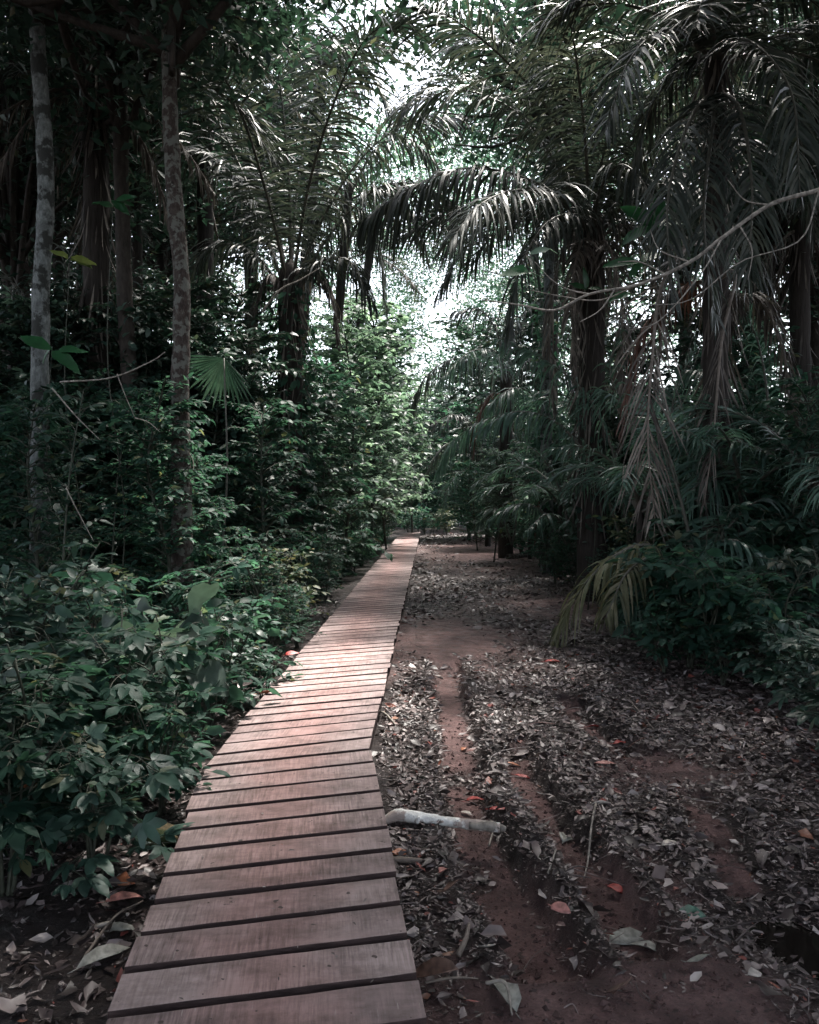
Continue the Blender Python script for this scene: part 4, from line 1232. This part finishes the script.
# ===== understorey right of the path
near_right = [
    ('broad1', 690, 8.4, 'bush with layered leaves right of the drooping yellowed frond', 1.05),
    ('palmate1', 745, 8.3, 'fingered bush at the right by the leaf strewn bank', 1.0),
    ('broad2', 800, 8.0, 'dark bush against the right border', 1.15),
    ('broad3', 665, 8.2, 'low bush at the edge of the leaf litter on the right', .95),
    ('palmate2', 640, 10.8, 'bush behind the arch of the drooping frond', .9),
    ('fine', 600, 13, 'dense blue green bush at the foot of the big palm', .62),
    ('fine', 555, 16.5, 'rounded fine leaved bush on the path edge beyond the drooping frond', .62),
    ('broad2', 705, 9.5, 'tall bush with hanging oval leaves before the dry frond curtain', 1.35),
    ('broad1', 770, 9.6, 'bush of pale oval leaves in the gloom at the right', 1.4),
    ('broad2', 830, 9.2, 'bush half outside the right border', 1.4),
    ('palmate2', 790, 6.9, 'low shaded bush beside the fern at the right', .7),
    ('lance', 700, 8.9, 'narrow leaved bush among the layered bushes of the right bank', 1.2),
    ('broad2', 745, 11.5, 'tall bush behind the hanging dry fronds', 2.0),
    ('palmate1', 690, 12.2, 'tall fingered bush between the two big palm stems', 1.9),
    ('sap3', 790, 10.6, 'dark young tree filling the right border', .85),
    ('olive', 640, 12.4, 'olive leaved bush leaning on the thick palm stem', 1.2),
    ('sap3', 668, 14.5, 'leafy young tree behind the two big palm stems', 1.1),
    ('sap1', 740, 14.0, 'young tree rising behind the palm with dry fronds', 1.1),
    ('sap3', 560, 20.5, 'young tree with dense leaves left of the thick palm stem', 1.3),
    ('palmate2', 850, 5.4, 'dark fingered bush at the right border below the fern', .8),
    ('broad2', 880, 4.5, 'dark bush beside the wet ditch, mostly outside the right border', .75),
    ('broad2', 815, 6.3, 'low dark bush between the fern and the bushes behind it', .65),
    ('broad1', 655, 9.0, 'bush rising behind the drooping frond at the bank', 1.15),
    ('fine', 545, 18.5, 'fine leaved bush under the low palm by the far path edge', .8),
    ('fine', 578, 15.0, 'spreading fine leaved bush against the thick palm stem', .8),
    ('broad1', 715, 8.1, 'bush with bright layered leaves in the middle of the right bank', 1.15),
    ('palmate1', 775, 7.6, 'fingered bush in front of the dark bush at the right border', 1.0),
    ('broad3', 725, 7.6, 'low seedling creeping from the right bank', .7),
]
for i, (k, px, Yd, lab, sc) in enumerate(near_right):
    b = base_of(px, Yd)
    nm = 'young_tree' if k.startswith('sap') else 'bush'
    plant(k, nm, lab, nm.replace('_', ' '), b[0], Yd, rg.uniform(0, 6.28), sc, 'bushes on the right bank' if nm == 'bush' else None)
DEEPR = 'dim sapling deep in the forest on the right'
for i in range(80):
    y = rg.uniform(10, 22) if i < 45 else rg.uniform(12, 32); x = rg.uniform(3.5 + .02 * y, 4.2 + y * .45)
    if y < 14.5 and 409 + F * x / y < 745:
        y += 5
    plant(rg.choice(['sap1', 'sap2', 'sap3', 'sap5', 'fine', 'wispy']), 'sapling', DEEPR, 'sapling', x, y, rg.uniform(0, 6.28), rg.uniform(.6, 1.0), 'saplings deep in the right forest')
FARR = 'leafy sapling closing the right side of the far path'
for i in range(26):
    y = rg.uniform(19, 37); x = rg.uniform(3.5, 5.6) - (.6 if y > 26 else 0)
    plant(rg.choice(['sap1', 'sap3', 'sap4', 'fine']), 'sapling', FARR, 'sapling', x, y, rg.uniform(0, 6.28), rg.uniform(.6, .95), 'saplings along the far right of the path')
END = 'leafy sapling closing the view behind the far end of the boardwalk'
for i in range(34):
    y = rg.uniform(37.5, 43); x = rg.uniform(-6, 7)
    plant(rg.choice(['fine', 'heart', 'olive', 'broad1', 'sap3']), 'sapling', END, 'sapling', x, y, rg.uniform(0, 6.28), rg.uniform(.7, 1.2), 'saplings behind the end of the boardwalk')
for i in range(26):
    y = rg.uniform(47, 53); x = rg.uniform(-9, 10)
    plant(rg.choice(['sap1', 'sap4', 'sap4']), 'sapling', END, 'sapling', x, y, rg.uniform(0, 6.28), rg.uniform(1.0, 2.0), 'saplings behind the end of the boardwalk')

# far forest mass (stuff)
def far_forest():
    rng = np.random.default_rng(5)
    mb = MB()
    ncl = 4200
    for c in range(ncl + 1600):
        y = rng.uniform(48, 72); x = rng.uniform(-.6 * y, .6 * y) if c < ncl else rng.uniform(-.1 * y, .2 * y)
        z = 32 * rng.random() ** 1.5 + .2
        pxl = W / 2 + F * x / y
        pyl = 497 - F * (z - 1.75) / y
        if math.hypot((pxl - 440) / 1.0, pyl - 312) < 20 or math.hypot(pxl - 412, pyl - 368) < 11 or (pyl < 120 and abs(pxl - 400 - (80 - pyl) * .2) < 46) or math.hypot(pxl - 640, pyl - 25) < 32:
            continue
        n = 60
        off = rng.normal(0, 1, (n, 3)) * [.62, .6, .34]
        d = nrm(np.stack([rng.normal(0, 1, n), rng.normal(0, 1, n), rng.normal(-.3, .4, n)], 1))
        up = nrm(np.stack([rng.normal(0, .5, n), rng.normal(0, .5, n), np.ones(n)], 1))
        L = .25 * rng.uniform(.6, 1.3, n)
        leaves(mb, np.array([x, y, z]) + off, d, up, L, L * .5, .15, rng, 'lo', int(rng.random() < .25), .2)
    kind(mb.build('far_forest', [M['leaf_mid'], M['leaf_pale']]), 'stuff')
    # undergrowth on the forest floor
    mb = MB()
    n = 26000
    y = 6 + 34 * rng.random(n) ** .9
    left = rng.random(n) < .5
    x = np.where(left, -1.75 + .0245 * (y - 4.7) - rng.random(n) ** 1.3 * (2 + .45 * y), 3.9 + .0 * y + rng.random(n) ** 1.3 * (2 + .45 * y))
    h, _ = terrain(x, y)
    az = rng.uniform(0, 2 * PI, n); el = rng.uniform(-.1, .8, n)
    d = np.stack([np.cos(az) * np.cos(el), np.sin(az) * np.cos(el), np.sin(el)], 1)
    L = rng.uniform(.12, .3, n)
    leaves(mb, np.stack([x, y, h + rng.uniform(0, .4, n)], 1), d, nrm(np.stack([rng.normal(0, .3, n), rng.normal(0, .3, n), np.ones(n)], 1)), L, L * .45, .3, rng, 'mid', 0)
    kind(mb.build('undergrowth', M['leaf_dark']), 'stuff')


far_forest()


# fern at the right border
def fern(px, py, Yd, label, n=7, L=.5):
    b = base_of(px, Yd)
    t = thing('fern', label, 'fern', b)
    rng = np.random.default_rng(px)
    for i in range(n):
        mb = MB()
        frond(mb, arc_pts((0, 0, 0), i * 2.4 + .5, L * rng.uniform(.8, 1.1), 55, 70), .11, 22, .2, rng, w=.03, rach=.005, a0=85, a1=60, seg=2)
        mb.build('frond', [M['leaf_mid'], M['stem']], t)


fern(800, 668, 7.1, 'small green fern alone in the dark at the right border')
fern(248, 580, 10.5, 'feathery fern left of the planks near the slender trunk', L=.6)


# ===== long bare branch reaching across the right
def branch():
    pts = [(880, 170), (819, 190), (770, 205), (722, 238), (690, 262), (640, 284), (590, 294), (555, 310), (520, 305), (482, 300)]
    Yb = 7.0
    b = at(*pts[0], Yb)
    t = thing('bare_branch', 'long pale bare branch reaching in from the right over the bushes', 'branch', b)
    mb = MB()
    tube(mb, rel(pts, Yb, b), [.021, .018, .015, .013, .009, .005], 8, 90, lump=.4)
    for tw in ([(722, 238), (700, 275, 6.8), (660, 320, 6.7), (630, 330, 6.7)], [(640, 284), (600, 300, 7.2), (560, 296, 7.4), (530, 290, 7.5)],
               [(590, 294), (570, 290, 7.1), (552, 280, 7.2), (535, 262, 7.3)], [(690, 262), (660, 250, 7.2), (650, 230, 7.3)],
               [(770, 205), (745, 200, 7.1), (728, 180, 7.2)], [(740, 226), (752, 250, 6.9), (748, 280, 6.8)], [(665, 274), (640, 262, 7.1), (618, 262, 7.2)], [(615, 289), (600, 310, 6.9), (580, 322, 6.8)],
               [(819, 190), (800, 240, 6.8), (740, 262, 6.7), (690, 300, 6.7), (640, 305, 6.7)]):
        tube(mb, rel(tw, Yb, b), [.008, .003], 5, 20, lump=.25)
    mb.build('bough', M['stem_pale'], t)
    rng = np.random.default_rng(3)
    for (px, py, l, mt) in ((515, 271, .27, 'leaf_vivid'), (540, 250, .17, 'leaf_pale'), (620, 296, .2, 'leaf_vivid')):
        mb = MB()
        p = at(px, py, 7 + rng.uniform(-.2, .3)) - b
        d = np.array([[rng.choice([-1, 1]) * .9, rng.normal(0, .3), rng.uniform(-.3, .3)]])
        leaves(mb, p[None] - d * l / 2, d, np.array([[0, -.75, .55]]), l, l * .45, .15, rng, 'hi', 0, .15)
        tube(mb, [p - d[0] * l / 2, p - d[0] * l * .9 + [0, 0, -.05]], [.004, .003], 4, 3)
        mb.build('leaf', M[mt], t)


branch()


def climber(label, px, py0, py1, Yd, r, n, key, L=.12, pts=None):
    b = base_of(px, Yd)
    t = thing('climbing_vine', label, 'vine', b)
    rng = np.random.default_rng(int(px * 3 + Yd))
    P = np.array(rel(pts or [(px, py0), (px, py1)], Yd, b))
    c = crom(P, 60)
    th0 = np.linspace(0, 9, 60)
    sp = c + np.stack([np.cos(th0), np.sin(th0), 0 * th0], 1) * (r + .015)
    mb = MB(); tube(mb, sp, [.012, .006], 5, 0); mb.build('stem', M['stem'], t)
    i = rng.integers(0, 60, n); a_ = rng.uniform(0, 2 * PI, n)
    out = np.stack([np.cos(a_), np.sin(a_), np.zeros(n)], 1)
    rad = r + .03 + np.abs(rng.normal(0, .10, n))
    pos = c[i] + out * rad[:, None] + rng.normal(0, .06, (n, 3)) * [0, 0, 1]
    d = nrm(out * .7 + rng.normal(0, .5, (n, 3)) + [0, 0, -.35])
    mb = MB(); LL = L * rng.uniform(.5, 1.3, n)
    leaves(mb, pos, d, nrm(out * .5 + [0, 0, .8] + rng.normal(0, .3, (n, 3))), LL, LL * .55, .25, rng, 'mid', 0, .2)
    mb.build('foliage', M[key], t)


climber('leafy vine wrapped around the lower part of the pale blotched trunk', 40, 560, 380, 9.5, .11, 230, 'leaf_dark')
climber('thin vine with small leaves on the slender brown trunk', 182, 560, 430, 9.2, .11, 130, 'leaf_mid', .09)
climber('thick mantle of leaves hiding the stem of the fountain palm', 290, 560, 290, 15, .28, 900, 'leaf_mid', .17)
climber('leafy vine on the lower stem of the big palm', 592, 540, 400, 14, .30, 330, 'leaf_dark', .14)
climber('vine leaves clothing the dark thin leaning trunk', 136, 540, 300, 12.5, .14, 330, 'leaf_dark', .14)
climber('vine on the grey straight trunk left of the thick palm stem', 548, 530, 300, 19, .16, 420, 'leaf_mid', .16)
climber('vine covered lower stem of the palm with dry fronds', 716, 520, 400, 11, .21, 260, 'leaf_dark', .13)

# low pale twigs on the left
def twig(label, pts, Yb, r=.012, forks=()):
    b = at(pts[0][0], pts[0][1], Yb)
    mb = MB()
    tube(mb, rel(pts, Yb, b), [r, r * .35], 6, 24, lump=.15)
    for f_ in forks:
        tube(mb, rel(f_, Yb, b), [r * .6, r * .25], 5, 12)
    return tag(mb.build('dry_twig', M['stem_pale'], None, b), label, 'twig')


twig('thin pale twig slanting down among the leaves at the left', [(52, 388), (75, 415), (100, 440)], 7.6, .009)
twig('bent pale twig before the dark trunks behind the slender tree', [(60, 382), (110, 378), (150, 362), (165, 352)], 7.8, .009, [[(117, 374), (125, 395), (135, 418)], [(135, 418), (148, 422), (160, 432)]])
twig('short pale twig poking up from the shaded undergrowth at the left', [(66, 488), (78, 512), (94, 542)], 7.4, .008)
twig('grey vine twig rising to the stem of the fountain palm', [(262, 312), (280, 290), (300, 280), (320, 268)], 13, .02)

# bright leaves at the left edge held on thin shoots
def shoot(label, px, py, Yb, specs, mt='leaf_vivid'):
    b = base_of(px, Yb)
    t = thing('sapling', label, 'sapling', b)
    top = at(px, py, Yb) - b
    mb = MB(); tube(mb, [np.zeros(3), top * .3 + [.12, 0, 0], top * .65 + [-.08, .05, 0], top], [.010, .003], 5, 24); mb.build('stem', M['stem'], t)
    rng = np.random.default_rng(px)
    mb = MB()
    for (dx, dz, l) in specs:
        d = np.array([[dx, rng.normal(0, .2), dz]])
        leaves(mb, top[None] + rng.normal(0, .02, 3), d, np.array([[rng.normal(0, .3), -.7, .6]]), l, l * .42, .25, rng, 'hi', 0, .15)
    mb.build('foliage', M[mt], t)


shoot('tall shoot ending in vivid green and pale leaves left of the slender trunk', 113, 203, 9.0, [(-1, .5, .34), (1, .3, .27), (.8, -.5, .27), (.3, -.2, .19), (1, -.1, .19)])
shoot('shoot with big vivid green leaves behind the bare branch, left of the dry fronds', 655, 225, 10.8, [(-1, .6, .5), (.3, 1, .46), (1, .3, .42), (-.8, -.3, .5), (.9, -.5, .48), (-.2, .9, .3), (-1, 1.1, .48)])
shoot('shoot with a rounded vivid leaf standing upright before the thick palm stem', 588, 290, 12.9, [(.1, 1, .38), (-.8, .4, .3), (1, .2, .24)])
shoot('shoot with dark vivid leaves low over the bare branch', 640, 262, 10.9, [(-1, .1, .48), (.7, .5, .4), (1, -.2, .3), (-.5, -.5, .28)])
shoot('shoot with narrow yellowish leaves beside the dark shaggy palm', 70, 258, 9.1, [(-.7, .5, .26), (1, -.1, .28), (.9, .4, .2), (1, -.35, .26)], 'leaf_yellow')
shoot('shoot with long olive leaves crossing the pale blotched trunk', 52, 350, 8.8, [(-1, .6, .38), (1, .1, .32), (.8, -.5, .38), (-.6, -.4, .26)], 'leaf_vivid')

# ------------------------------------------------------------------ small things on the ground
def fallen_leaf(px, py, L, wd, mt, az, label, z=0.0, curl=.2, up=None, group=None, onz=None, cup=.5):
    zz = onz if onz is not None else 0.0
    p = ground(px, py, zz)
    if onz is None:
        for _ in range(4):
            zz = Hh(p[0], p[1]); p = ground(px, py, zz)
    rng = np.random.default_rng(int(px * 7 + py))
    mb = MB()
    d = np.array([[math.cos(az), math.sin(az), .12]])
    leaves(mb, -d * L / 2, d, np.array(up or [[rng.normal(0, .25), rng.normal(0, .25) - .15, 1.0]]), L, wd, curl, rng, 'hi', 0, cup)
    tube(mb, [-d[0] * L / 2, -d[0] * L * .68 + [0, 0, .004]], [.0022, .0015], 4, 3)
    o = mb.build('fallen_leaf', M[mt], None, (p[0], p[1], zz + .018 + z))
    s = o.modifiers.new('thickness', 'SOLIDIFY'); s.thickness = .0012
    return tag(o, label, 'leaf', 'fallen leaves')


fallen_leaf(476, 803, .14, .055, 'l_red', .35, 'deep red leaf lying in the left wheel rut above the pale log', z=.01)
fallen_leaf(466, 815, .09, .035, 'l_pale', 2.3, 'small pale leaf in the rut touching the pale log')
fallen_leaf(464, 750, .10, .045, 'l_orange', 1.2, 'orange leaf upright in the left rut')
fallen_leaf(513, 766, .11, .04, 'l_orange', -.3, 'orange leaf at the start of the second rut')
fallen_leaf(522, 778, .12, .03, 'l_red', -.6, 'narrow red leaf in the second rut')
fallen_leaf(491, 784, .10, .06, 'l_pink', .6, 'pale pink leaf on the ridge between the two ruts')
fallen_leaf(500, 811, .13, .035, 'l_red', 0.0, 'long red leaf flat on the ridge behind the log end')
fallen_leaf(400, 856, .11, .045, 'l_orange', .15, 'brick red leaf beside the planks just below the pale log')
fallen_leaf(443, 873, .06, .035, 'l_pink', .9, 'small salmon leaf in the litter below the log')
fallen_leaf(595, 728, .13, .05, 'l_red', .1, 'red leaf in the shallow upper right rut')
fallen_leaf(620, 744, .13, .05, 'l_red', .4, 'red leaf at the lower end of the upper right rut')
fallen_leaf(606, 765, .15, .04, 'l_pink', -.1, 'pinkish leaf just past the upper right rut')
fallen_leaf(598, 806, .17, .10, 'l_pale', .5, 'large pale crumpled leaf at the tip of the forked twig', cup=.3)
fallen_leaf(565, 840, .12, .08, 'l_grey', 1.2, 'grey broad leaf left of the forked twig')
fallen_leaf(450, 897, .14, .06, 'l_brown', -.4, 'curled brown leaf in the litter near the fourth plank', curl=-.5)
fallen_leaf(436, 990, .20, .09, 'l_brown', -.35, 'large cupped dark leaf beside the nearest planks', curl=-.3, cup=.9, z=.02)
fallen_leaf(503, 1003, .20, .08, 'l_grey', 1.9, 'folded leaf with a pale edge at the bottom of the picture', cup=1.0, z=.02)
fallen_leaf(487, 955, .09, .05, 'l_pale', -.8, 'pale curled leaf alone on the mud', curl=-.35)
fallen_leaf(560, 912, .09, .05, 'l_pink', -.7, 'pink leaf on the crumbling rut edge')
fallen_leaf(616, 892, .09, .05, 'l_red', -.9, 'dark red leaf at the mud edge on the right')
fallen_leaf(628, 940, .20, .09, 'l_grey', .35, 'wide silvery leaf on the smooth mud', cup=.25)
fallen_leaf(650, 950, .18, .05, 'l_grey', -.5, 'narrow grey leaf overlapping the silvery one')
fallen_leaf(692, 917, .13, .06, 'l_green', .05, 'dull green leaf near the dark water')
fallen_leaf(700, 968, .10, .05, 'l_grey', -.4, 'grey curled leaf on open mud right of the silvery leaf', curl=-.4)
fallen_leaf(755, 978, .06, .04, 'l_pale', .2, 'tiny tan leaf beside the puddle')
fallen_leaf(622, 1000, .11, .05, 'l_brown', -.5, 'twisted dark leaf low on the mud', curl=-.6)
fallen_leaf(672, 846, .13, .05, 'l_pale', .25, 'long tan leaf at the start of the dark ditch')
fallen_leaf(124, 884, .12, .06, 'l_orange', -.55, 'spotted orange brown leaf in the shade left of the planks')
fallen_leaf(105, 962, .22, .07, 'l_grey', .9, 'long grey withered leaf left of the nearest planks', z=.02)
fallen_leaf(122, 932, .10, .07, 'l_grey', .3, 'crumpled silver leaf left of the planks')
fallen_leaf(125, 905, .17, .06, 'l_pink', .35, 'dry pinkish leaf below the orange brown one', z=.02)
fallen_leaf(268, 694, .17, .06, 'l_orange', .0, 'tan leaf lying flat on the planks past the bend', onz=.20, z=-.008, curl=.02)
fallen_leaf(292, 655, .15, .07, 'l_red', .5, 'dark red leaf at the left edge of the planks', onz=.20, z=-.004, curl=.1)
fallen_leaf(640, 617, .22, .10, 'l_red', .2, 'bright red leaf under the drooping yellowed frond', z=.03)
fallen_leaf(652, 622, .18, .09, 'l_red', -.6, 'bright red leaf right of the one under the drooping frond', z=.03)
fallen_leaf(553, 662, .2, .06, 'l_red', .1, 'red leaf in the litter below the tip of the drooping frond')
lf = at(31, 786, 3.7)
mb = MB(); d_ = np.array([[1, .1, .05]])
leaves(mb, -d_ * .06, d_, np.array([[0, -.4, .9]]), .13, .04, .05, np.random.default_rng(2), 'hi', 0, .3)
tag(mb.build('fallen_leaf', M['l_orange'], None, lf), 'brown leaf caught on top of the fingered bush at the left', 'leaf', 'fallen leaves')


# pale log
def log():
    p0, p1 = ground(386, 829), ground(500, 834)
    b = (p0 + p1) / 2; b[2] = Hh(b[0], b[1])
    t = thing('pale_log', 'white barked broken branch lying from the planks across the rut', 'log', b)
    mb = MB()
    zl = .038
    pts = [p0 * [1, 1, 0] + [-.02, 0, zl - .0], p0 * [1, 1, 0] + [.06, .03, zl + .022], p0 * [1, 1, 0] + [.17, .01, zl + .02], p0 * [1, 1, 0] + [.33, 0, zl], p1 * [1, 1, 0] + [-.12, 0.02, zl], p1 * [1, 1, 0] + [0, 0, zl - .005]]
    tube(mb, [np.array(q) - [b[0], b[1], b[2]] for q in pts], [.018, .033, .030, .025, .029, .024], 14, 34, lump=.2, seed=3)
    for u, dz in ((.3, .05), (.62, .045)):
        q = np.array(pts[0]) * (1 - u) + np.array(pts[-1]) * u - [b[0], b[1], b[2]]
        tube(mb, [q + [0, 0, .005], q + [.012, -.012, dz * .8]], [.013, .008], 8, 5, lump=.3)
    mb.build('trunk', M['birch'], t)
    mb = MB()
    e = np.array(pts[-1]) - [b[0], b[1], b[2]]
    tube(mb, [e - [.16, -.0, -.012], e - [.05, 0, -.008], e + [.03, 0, -.006]], [.018, .028, .012], 10, 16, lump=.5, seed=8)
    mb.build('bare_end', M['stem_pale'], t)


log()


def stick(label, pix, r=.006, mt='stem_pale', z=.012, name='fallen_stick'):
    P = []
    for p in pix:
        q = ground(*p[:2]); q[2] = Hh(q[0], q[1]) + z + (p[2] if len(p) > 2 else 0); P.append(q)
    b = P[0].copy()
    mb = MB(); tube(mb, [q - b for q in P], [r, r * .9, r * .5], 6, 20, lump=.2)
    return tag(mb.build(name, M[mt], None, b), label, 'stick', 'sticks on the ground')


stick('pale curved twig standing out on the litter right of the ruts', [(596, 814, .03), (592, 830, .04), (588, 846, .02), (584, 858)], .006)
stick('short straight straw coloured stick on the ridge', [(548, 880), (556, 864, .02)], .005)
stick('little pale stick leaning on the log end', [(489, 826), (496, 812, .03)], .006)
stick('forked root-like twig beside the bend in the planks', [(368, 712), (384, 719, .02), (398, 731), (412, 738)], .008)
stick('thick curled twig on the mud beside the nearest planks', [(458, 956), (466, 946, .03), (470, 928, .02)], .012, 'rachis_dead')
stick('brown stub of wood touching the planks below the log', [(392, 864), (422, 866, .01)], .016, 'rachis_dead')
stick('slim dark twig over the cupped leaf at the bottom', [(425, 992, .03), (455, 984, .02), (478, 977)], .005, 'rachis_dead')
stick('bleached twig over the folded leaf at the bottom', [(486, 996, .05), (505, 1002, .07), (512, 1024, .03)], .007)
stick('thin dark stem across the shaded litter left of the planks', [(56, 890), (90, 891, .03), (128, 892, .03)], .005, 'rachis_dead')
stick('dark twig slanting through the litter left of the planks', [(85, 956), (115, 925, .03), (143, 908, .03)], .006, 'rachis_dead')
stick('pale broken stick at the left of the planks', [(90, 928), (112, 925, .01)], .011)
stick('old timber lying across the path at the far end', [(424, 531), (445, 529), (462, 529)], .07, 'rachis_dead', .05, 'fallen_log')
stick('dark fallen log at the right of the far path', [(508, 559), (530, 556), (545, 554)], .09, 'bark_brown', .06, 'fallen_log')
stick('grey half buried limb by the red leaves under the frond', [(610, 630), (640, 612)], .035, 'rachis_dead', .04, 'fallen_log')
stick('thin dry frond stalk lying across the upper rut', [(620, 690), (640, 715), (655, 735)], .008, 'rachis_dead')


# stone beside the planks
def stone():
    p = ground(163, 842)
    bm = bmesh.new(); bmesh.ops.create_icosphere(bm, subdivisions=3, radius=.5)
    for v in bm.verts:
        n = fbm(np.array([v.co.x * 4.2 + 5]), np.array([v.co.y * 4.2 + v.co.z * 3.7]), 2, 4)[0]
        v.co *= .55 + .9 * n
        v.co = Vector((v.co.x * .20, v.co.y * .15, v.co.z * .13))
    me = bpy.data.meshes.new('mossy_stone'); bm.to_mesh(me); bm.free()
    for q in me.polygons:
        q.use_smooth = True
    me.materials.append(bark_mat('mossy_stone', [(.3, (.06, .05, .03)), (.7, (.15, .11, .06))], (8, 8, 8), patch=(.05, .07, .03)))
    tag(link('mossy_stone', me, None, (p[0] - .02, p[1], Hh(p[0], p[1]) + .05)), 'brown mossy stone tucked against the left edge of the planks', 'stone')


stone()

# ------------------------------------------------------------------ light
SUN_EL, SUN_AZ = 64.0, 28.0        # azimuth measured from +Y towards +X
world = bpy.data.worlds.new('World'); scene.world = world; world.use_nodes = True
nt = world.node_tree; nt.nodes.clear()
wo = nt.nodes.new('ShaderNodeOutputWorld'); bg = nt.nodes.new('ShaderNodeBackground')
sky = nt.nodes.new('ShaderNodeTexSky'); sky.sky_type = 'NISHITA'; sky.sun_disc = False
sky.sun_elevation = R(SUN_EL); sky.sun_rotation = R(SUN_AZ)
sky.air_density = 1.0; sky.dust_density = 3.0; sky.ozone_density = 1.0
bg.inputs[1].default_value = .12
hs = nt.nodes.new('ShaderNodeHueSaturation'); hs.inputs['Saturation'].default_value = .45      # hazy white sky
nt.links.new(sky.outputs[0], hs.inputs['Color']); nt.links.new(hs.outputs[0], bg.inputs[0]); nt.links.new(bg.outputs[0], wo.inputs[0])
ld = bpy.data.lights.new('sun', 'SUN'); ld.energy = 3.1; ld.angle = R(4.5); ld.color = (1, .95, .88)
lo = bpy.data.objects.new('sun', ld); COL.objects.link(lo)
sd = Vector((math.sin(R(SUN_AZ)) * math.cos(R(SUN_EL)), math.cos(R(SUN_AZ)) * math.cos(R(SUN_EL)), math.sin(R(SUN_EL))))
lo.rotation_euler = sd.to_track_quat('Z', 'Y').to_euler()

# ------------------------------------------------------------------ camera
cd = bpy.data.cameras.new('camera'); cam = bpy.data.objects.new('camera', cd); COL.objects.link(cam)
cd.sensor_fit = 'AUTO'; cd.sensor_width = 36.0; cd.lens = F / H * 36.0
cd.clip_start = .05; cd.clip_end = 1500
cam.location = tuple(CAM); cam.rotation_euler = (PI / 2 - PITCH, 0, 0)
scene.camera = cam
scene.render.resolution_x, scene.render.resolution_y = W, H

vs = scene.view_settings
scene.display_settings.display_device = 'sRGB'
vs.view_transform = 'Standard'; vs.look = 'None'; vs.gamma = 1.0; vs.use_curve_mapping = False
vs.exposure = 2.45
cy = scene.cycles
cy.max_bounces = 6; cy.diffuse_bounces = 3; cy.glossy_bounces = 2; cy.transmission_bounces = 4; cy.transparent_max_bounces = 4
cy.sample_clamp_indirect = 6.0; cy.use_denoising = True
cy.caustics_reflective = False; cy.caustics_refractive = False
cy.use_adaptive_sampling = False
